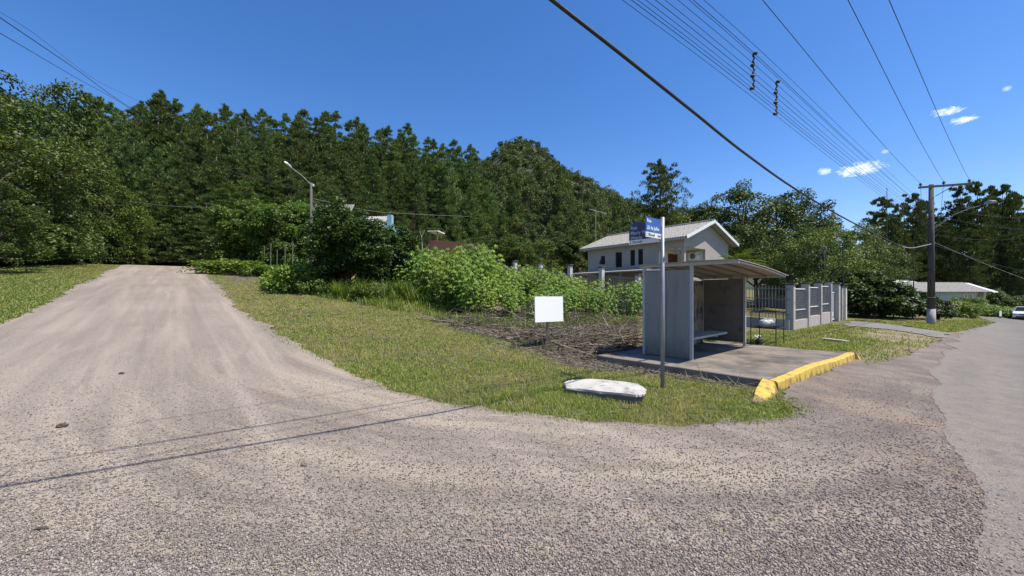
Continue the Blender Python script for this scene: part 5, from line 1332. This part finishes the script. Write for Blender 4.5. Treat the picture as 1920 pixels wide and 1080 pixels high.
def blades(w, seed, h, wd, name, m, label, cat, patch=0.0):
    g = np.random.default_rng(seed)
    if patch:
        f = np.sin(w[:, 0]*2.1+np.sin(w[:, 1]*1.7)*1.3)+np.sin(w[:, 1]*2.7-w[:, 0]*1.1)+.8*np.sin(w[:, 0]*6+w[:, 1]*5)
        keep = g.random(len(w)) < np.clip(.75+f*patch, .12, 1); w = w[keep]
    n = len(w); d = np.hypot(w[:, 0], w[:, 1]); a = g.uniform(0, 2*PI, n)
    L = h*(.45+.8*g.random(n))*np.clip(1-(d-10)*.006, .75, 1); W = np.maximum(wd, .0011*d)*(.7+.6*g.random(n))
    z = H(w[:, 0], w[:, 1])-.005; lean = g.uniform(.15, 1.0, n)*L
    s = np.stack([-np.sin(a), np.cos(a), 0*a], -1); e = np.stack([np.cos(a), np.sin(a), 0*a], -1)
    b = np.stack([w[:, 0], w[:, 1], z], -1)
    mid_ = b+e*(lean*.35)[:, None]+np.array([0, 0, 1])*(L*.6)[:, None]
    tipp = b+e*lean[:, None]+np.array([0, 0, 1])*(L*(1-.3*lean/np.maximum(L, 1e-6)))[:, None]
    v = np.stack([b-s*W[:, None]*.5, b+s*W[:, None]*.5, mid_+s*W[:, None]*.42, tipp, mid_-s*W[:, None]*.42], 1).reshape(-1, 3)
    i = np.arange(n)*5
    f = np.concatenate([np.stack([i, i+1, i+2, i+4], -1)]); f2 = np.stack([i+4, i+2, i+3, i+3], -1)
    me = bpy.data.meshes.new(name)
    lv = np.concatenate([np.stack([i, i+1, i+2, i+4], -1).ravel(), np.stack([i+4, i+2, i+3], -1).ravel()]).astype(np.int32)
    me.vertices.add(len(v)); me.vertices.foreach_set('co', v.astype(np.float32).ravel()); me.loops.add(len(lv)); me.loops.foreach_set('vertex_index', lv)
    me.polygons.add(2*n); me.polygons.foreach_set('loop_start', np.concatenate([np.arange(n)*4, 4*n+np.arange(n)*3]).astype(np.int32))
    me.update(calc_edges=True)
    return tag(link(name, me, m), label, cat, kind='stuff')
verge = [(372, 505), (420, 505), (480, 512), (560, 545), (650, 560), (760, 570), (840, 600), (930, 635), (1010, 665), (1060, 690), (1200, 700), (1300, 716), (1400, 734), (1450, 738), (1560, 760), (1510, 785), (1400, 800), (1250, 805), (1100, 800), (930, 780), (750, 745), (620, 690), (520, 640), (450, 590), (395, 535)]
blades(scatter(verge, 112000, 1), 1, .065, .006, 'grass', M['grass'], 'short green and straw coloured grass on the verge between the gravel and the lot', 'grass', .2)
lawn = [(-60, 500), (225, 496), (222, 505), (180, 525), (120, 555), (60, 585), (-60, 640)]
blades(scatter(lawn, 42000, 2), 2, .07, .006, 'lawn_grass', M['lawn'], 'mown yellow-green grass left of the gravel road', 'grass', .12)
rl_ = [(1395, 622), (1480, 622), (1560, 606), (1590, 612), (1700, 622), (1765, 628), (1745, 648), (1700, 668), (1625, 688), (1600, 660), (1500, 655), (1400, 645)]
def thin(w, k=.72):
    z = soft_zone(SAND, w[:, 0], w[:, 1], 9, .8); q = np.sin(w[:, 0]*3.1+w[:, 1]*1.3)*.5+.5
    return w[np.random.default_rng(8).random(len(w)) > z*(k+.28*q)]
blades(thin(scatter(rl_, 30000, 3)), 3, .085, .006, 'verge_grass', M['grass'], 'green grass between the platform, the fence and the driveway', 'grass', .2)
rl2 = [(1600, 600), (1700, 606), (1850, 598), (1890, 600), (1800, 622), (1770, 624), (1650, 606)]
blades(scatter(rl2, 12000, 4), 4, .12, .006, 'roadside_grass', M['grass'], 'green grass strip round the foot of the utility pole', 'grass', .1)
tall = [(560, 520), (640, 535), (700, 545), (840, 560), (850, 590), (1000, 600), (1195, 585), (1195, 610), (1000, 622), (850, 612), (760, 585), (640, 565), (520, 545)]
blades(scatter(tall, 15000, 5), 5, .30, .010, 'tall_grass', M['weed'], 'taller green weeds and grass along the foot of the cassava and bushes', 'grass', .25)
edge_p = [(1070, 690), (1440, 715), (1440, 740), (1300, 735), (1060, 705)]
blades(scatter(edge_p, 5000, 6), 6, .05, .006, 'sparse_grass', M['grass'], 'thin grass on the bare soil beside the concrete platform', 'grass', .3)
blades(scatter([(805, 600), (850, 583), (1000, 590), (1195, 575), (1195, 650), (1060, 665), (1000, 652), (900, 628)], 3200, 16), 16, .16, .009, 'soil_weeds', M['weed'], 'thin green weeds growing through the dry stalks round the white board', 'weeds', .45)
def sticks(w, seed, lmin, lmax, r, name, label, zmax):
    bx_, by_ = wb.location.x, wb.location.y; sx_, sy_ = ws_loc
    w = w[~((np.abs(w[:, 0]-bx_) < .75) & (w[:, 1] < by_+.25) & (w[:, 1] > by_-1.3)) | (np.random.default_rng(seed).random(len(w)) < .0)] if zmax > .1 else w
    w = w[np.hypot(w[:, 0]-sx_, (w[:, 1]-sy_)*1.4) > .85]
    g = np.random.default_rng(seed); n = len(w); L = lmin+(lmax-lmin)*g.random(n)**2.2; a = g.uniform(0, 2*PI, n); tilt = g.normal(0, .16, n); tilt = np.where(g.random(n) < .05, g.uniform(.4, 1.3, n), tilt)
    e = np.stack([np.cos(a)*np.cos(tilt), np.sin(a)*np.cos(tilt), np.abs(np.sin(tilt))], -1); s = np.stack([-np.sin(a), np.cos(a), 0*a], -1); u_ = np.cross(e, s)
    d = np.hypot(w[:, 0], w[:, 1]); R = np.maximum(r*(.5+g.random(n)), .0007*d)
    b = np.stack([w[:, 0], w[:, 1], H(w[:, 0], w[:, 1])+g.uniform(0, zmax, n)**1.0*g.random(n)], -1)-e*(L*.2)[:, None]*np.array([1, 1, 0]); t = b+e*L[:, None]+s*(g.normal(0, .06, n)*L)[:, None]
    v = np.stack([b+s*R[:, None], b-s*R[:, None]*.5+u_*R[:, None], b-s*R[:, None]*.5-u_*R[:, None], t+s*R[:, None]*.6, t-s*R[:, None]*.3+u_*R[:, None]*.6, t-s*R[:, None]*.3-u_*R[:, None]*.6], 1).reshape(-1, 3)
    i = np.arange(n)*6
    f = np.concatenate([np.stack([i+j, i+(j+1) % 3, i+3+(j+1) % 3, i+3+j], -1) for j in range(3)])
    return tag(link(name, np_mesh(name, v, f), M['straw']), label, 'dry stalks', kind='stuff')
soil_px = [(805, 600), (850, 583), (1000, 590), (1195, 575), (1195, 660), (1150, 668), (1060, 680), (1000, 652), (900, 628)]
sticks(scatter(soil_px, 2900, 11), 11, .12, 1.3, .010, 'dry_stalks', 'tangle of dry cut stalks and straw round the white board', .16)
sticks(scatter([(1000, 650), (1150, 668), (1440, 715), (1400, 733), (1200, 702), (1060, 690), (900, 640)], 2600, 12), 12, .04, .35, .005, 'dry_clippings', 'dry clippings on the dark soil before the platform', .03)
sticks(scatter(soil_px, 2600, 15), 15, .10, .5, .007, 'flat_straw', 'flattened grey-brown straw on the soil round the white board', .04)
sticks(scatter(verge, 2600, 13), 13, .04, .22, .003, 'straw', 'loose straw in the verge grass', .05)
# loose chippings
g = np.random.default_rng(21)
px = g.uniform(-20, 1940, 90000); py = 1090-(g.random(90000)**1.5)*380
w = cast(px, py); sh_ = np.minimum(g.exponential(.16, len(w)), 1.2); w = w[inside(GRX, w[:, 0], w[:, 1]) & ~inside(ASX, w[:, 0]-sh_*.75, w[:, 1]+sh_*.65)]
n = len(w); wet = np.clip((w[:, 0]-.3)/3.5, 0, 1)
r = .0035+.0075*g.random(n)**3+wet*.003*g.random(n)
oct_ = np.array([[1, 0, 0], [-.3, .95, 0], [-.8, -.6, 0], [.3, -.9, .1], [.1, .1, .75], [0, 0, -.5]])
a = g.uniform(0, 2*PI, n); ca, sa = np.cos(a), np.sin(a)
base = oct_[None]*g.uniform(.6, 1.35, (n, 6, 1))*r[:, None, None]
v = np.stack([base[..., 0]*ca[:, None]-base[..., 1]*sa[:, None], base[..., 0]*sa[:, None]+base[..., 1]*ca[:, None], base[..., 2]], -1)
v += np.stack([w[:, 0], w[:, 1], H(w[:, 0], w[:, 1])+.014+r*.15], -1)[:, None]
i = np.arange(n)*6; tri = []
for p, q_ in ((0, 1), (1, 2), (2, 3), (3, 0)): tri += [np.stack([i+p, i+q_, i+4], -1), np.stack([i+q_, i+p, i+5], -1)]
def stone_material():
    m, nt, p, _ = new_mat('chippings'); gg = G(nt)
    o = gg.n('ShaderNodeValToRGB'); gg.put(o.inputs[0], gg.island()); el = o.color_ramp.elements
    for k, (pos, c) in enumerate(((0, (.10, .088, .082)), (.35, (.20, .168, .15)), (.7, (.28, .24, .205)), (1, (.40, .36, .315)))):
        e_ = el[k] if k < 2 else el.new(pos); e_.position = pos; e_.color = (*c, 1)
    gg.put(p.inputs['Base Color'], o.outputs[0]); p.inputs['Roughness'].default_value = .9; p.inputs['Specular IOR Level'].default_value = .2
    return m
tag(link('loose_gravel', np_mesh('loose_gravel', v.reshape(-1, 3), np.concatenate(tri)), stone_material()), 'loose grey and brown chippings strewn over the gravel road', 'gravel', kind='stuff')
# a few stray leaves and stones on the gravel
for i, (px, py, s_, dark, lab) in enumerate([(116, 803, .05, 1, 'dark fist-sized stone on the left of the gravel road'), (570, 876, .03, 0, 'small brown pebble in the middle of the gravel'), (228, 703, .04, 1, 'dark stone far up the gravel road')]):
    x, y, z = on(px, py); tag(MB().blob((x, y, z+.025), (s_, s_*.7, s_*.5), i, 6, 9, .2).build('stone', M['pole'] if dark else M['wood'], None, (x, y, z)), lab, 'stone', 'stray stones on the gravel')
for i, (px, py, L, lab, m_) in enumerate([(75, 998, .10, 'dark fallen leaf near the bottom left corner', 'pole'), (1395, 955, .12, 'pale twig lying on the gravel below the kerb', 'wood_pale'), (880, 1018, .16, 'thin dry twig on the gravel near the bottom middle', 'wood_pale'), (600, 1050, .10, 'dark twig near the bottom edge', 'wood'), (1180, 942, .10, 'white straw on the gravel right of the middle', 'white'), (1050, 835, .14, 'thin dry stalk on the gravel below the white slab', 'wood_pale')]):
    x, y, z = on(px, py); a_ = i*1.3+.4; d = Vector((math.cos(a_), math.sin(a_)*.6, 0))*L*.5
    c = Vector((x, y, z+.02)); tag(MB().tube([c-d, c+Vector((0, 0, .008)), c+d], [.002, .009 if i == 0 else .004, .002], 5).build('twig' if i else 'fallen_leaf', M[m_], None, c, fix=False), lab, 'twig' if i else 'leaf')

# ------------------------------------------------------------------ light, sky, camera
SUN = Vector((.495, -.157, 1)).normalized()
sd = bpy.data.lights.new('sun', 'SUN'); sd.energy = 5.0; sd.angle = math.radians(.53); sd.color = (1, .935, .83)
so = bpy.data.objects.new('sun', sd); COL.objects.link(so); so.rotation_euler = SUN.to_track_quat('Z', 'Y').to_euler(); so.location = (20, -10, 60)
w = bpy.data.worlds.new('World'); scene.world = w; w.use_nodes = True
nt = w.node_tree; bg = nt.nodes['Background']; g = G(nt)
sky = g.n('ShaderNodeTexSky'); sky.sky_type = 'NISHITA'; sky.sun_disc = False
sky.sun_elevation = math.asin(SUN.z); sky.sun_rotation = math.atan2(SUN.x, SUN.y)
sky.altitude = 200; sky.air_density = 1.0; sky.dust_density = .35; sky.ozone_density = 3.0
dirv = g.n('ShaderNodeTexCoord').outputs['Generated']
hs = g.n('ShaderNodeHueSaturation'); g.put(hs.inputs['Color'], sky.outputs[0]); hs.inputs['Saturation'].default_value = 1.28
col = g.mix(1.0, hs.outputs[0], (1.0, .92, 1.04), 'MULTIPLY')
for px, py, wx, wy, amt in ((1612, 317, .042, .014, 1.), (1546, 320, .014, .009, .7), (1774, 209, .022, .008, .85), (1809, 225, .022, .007, .8), (1660, 284, .008, .005, .5), (1888, 166, .006, .005, .5)):
    c = Vector(((px-960)/FPX, 1, (HOR-py)/FPX)).normalized(); e = Vector((c.y, -c.x, 0)).normalized(); upv = e.cross(c)
    def dot(vec): 
        o = g.n('ShaderNodeVectorMath', operation='DOT_PRODUCT'); g.put(o.inputs[0], dirv); o.inputs[1].default_value = vec; return o.outputs['Value']
    a = g.math('DIVIDE', dot(e), wx); b = g.math('DIVIDE', dot(upv), wy)
    r2 = g.math('ADD', g.math('MULTIPLY', a, a), g.math('MULTIPLY', b, b))
    front_ = g.math('GREATER_THAN', dot(c), .5)
    nz = g.noise(g.mapv(dirv, (1, 1, 2.2)), 55, 8, .72, .8)
    f = g.math('SUBTRACT', g.mr(nz, .3, .72, -.1, 1.5), r2)
    f = g.math('MULTIPLY', g.math('MULTIPLY', g.ramp(f, -.05, 1.25), amt), front_)
    col = g.mix(f, col, (9.3, 9.6, 9.9))
g.put(bg.inputs['Color'], col); bg.inputs['Strength'].default_value = .13
cam = bpy.data.cameras.new('camera'); co = bpy.data.objects.new('camera', cam); COL.objects.link(co)
co.location = (0, 0, EYE); co.rotation_euler = (PI/2, 0, 0); cam.sensor_width = 36; cam.lens = FPX/1920*36; cam.shift_y = 10/1920
cam.clip_start = .05; cam.clip_end = 5000; scene.camera = co
vs_ = scene.view_settings; vs_.view_transform = 'Standard'; vs_.look = 'None'; vs_.exposure = .45; vs_.gamma = 1
scene.cycles.max_bounces = 6; scene.cycles.transparent_max_bounces = 8
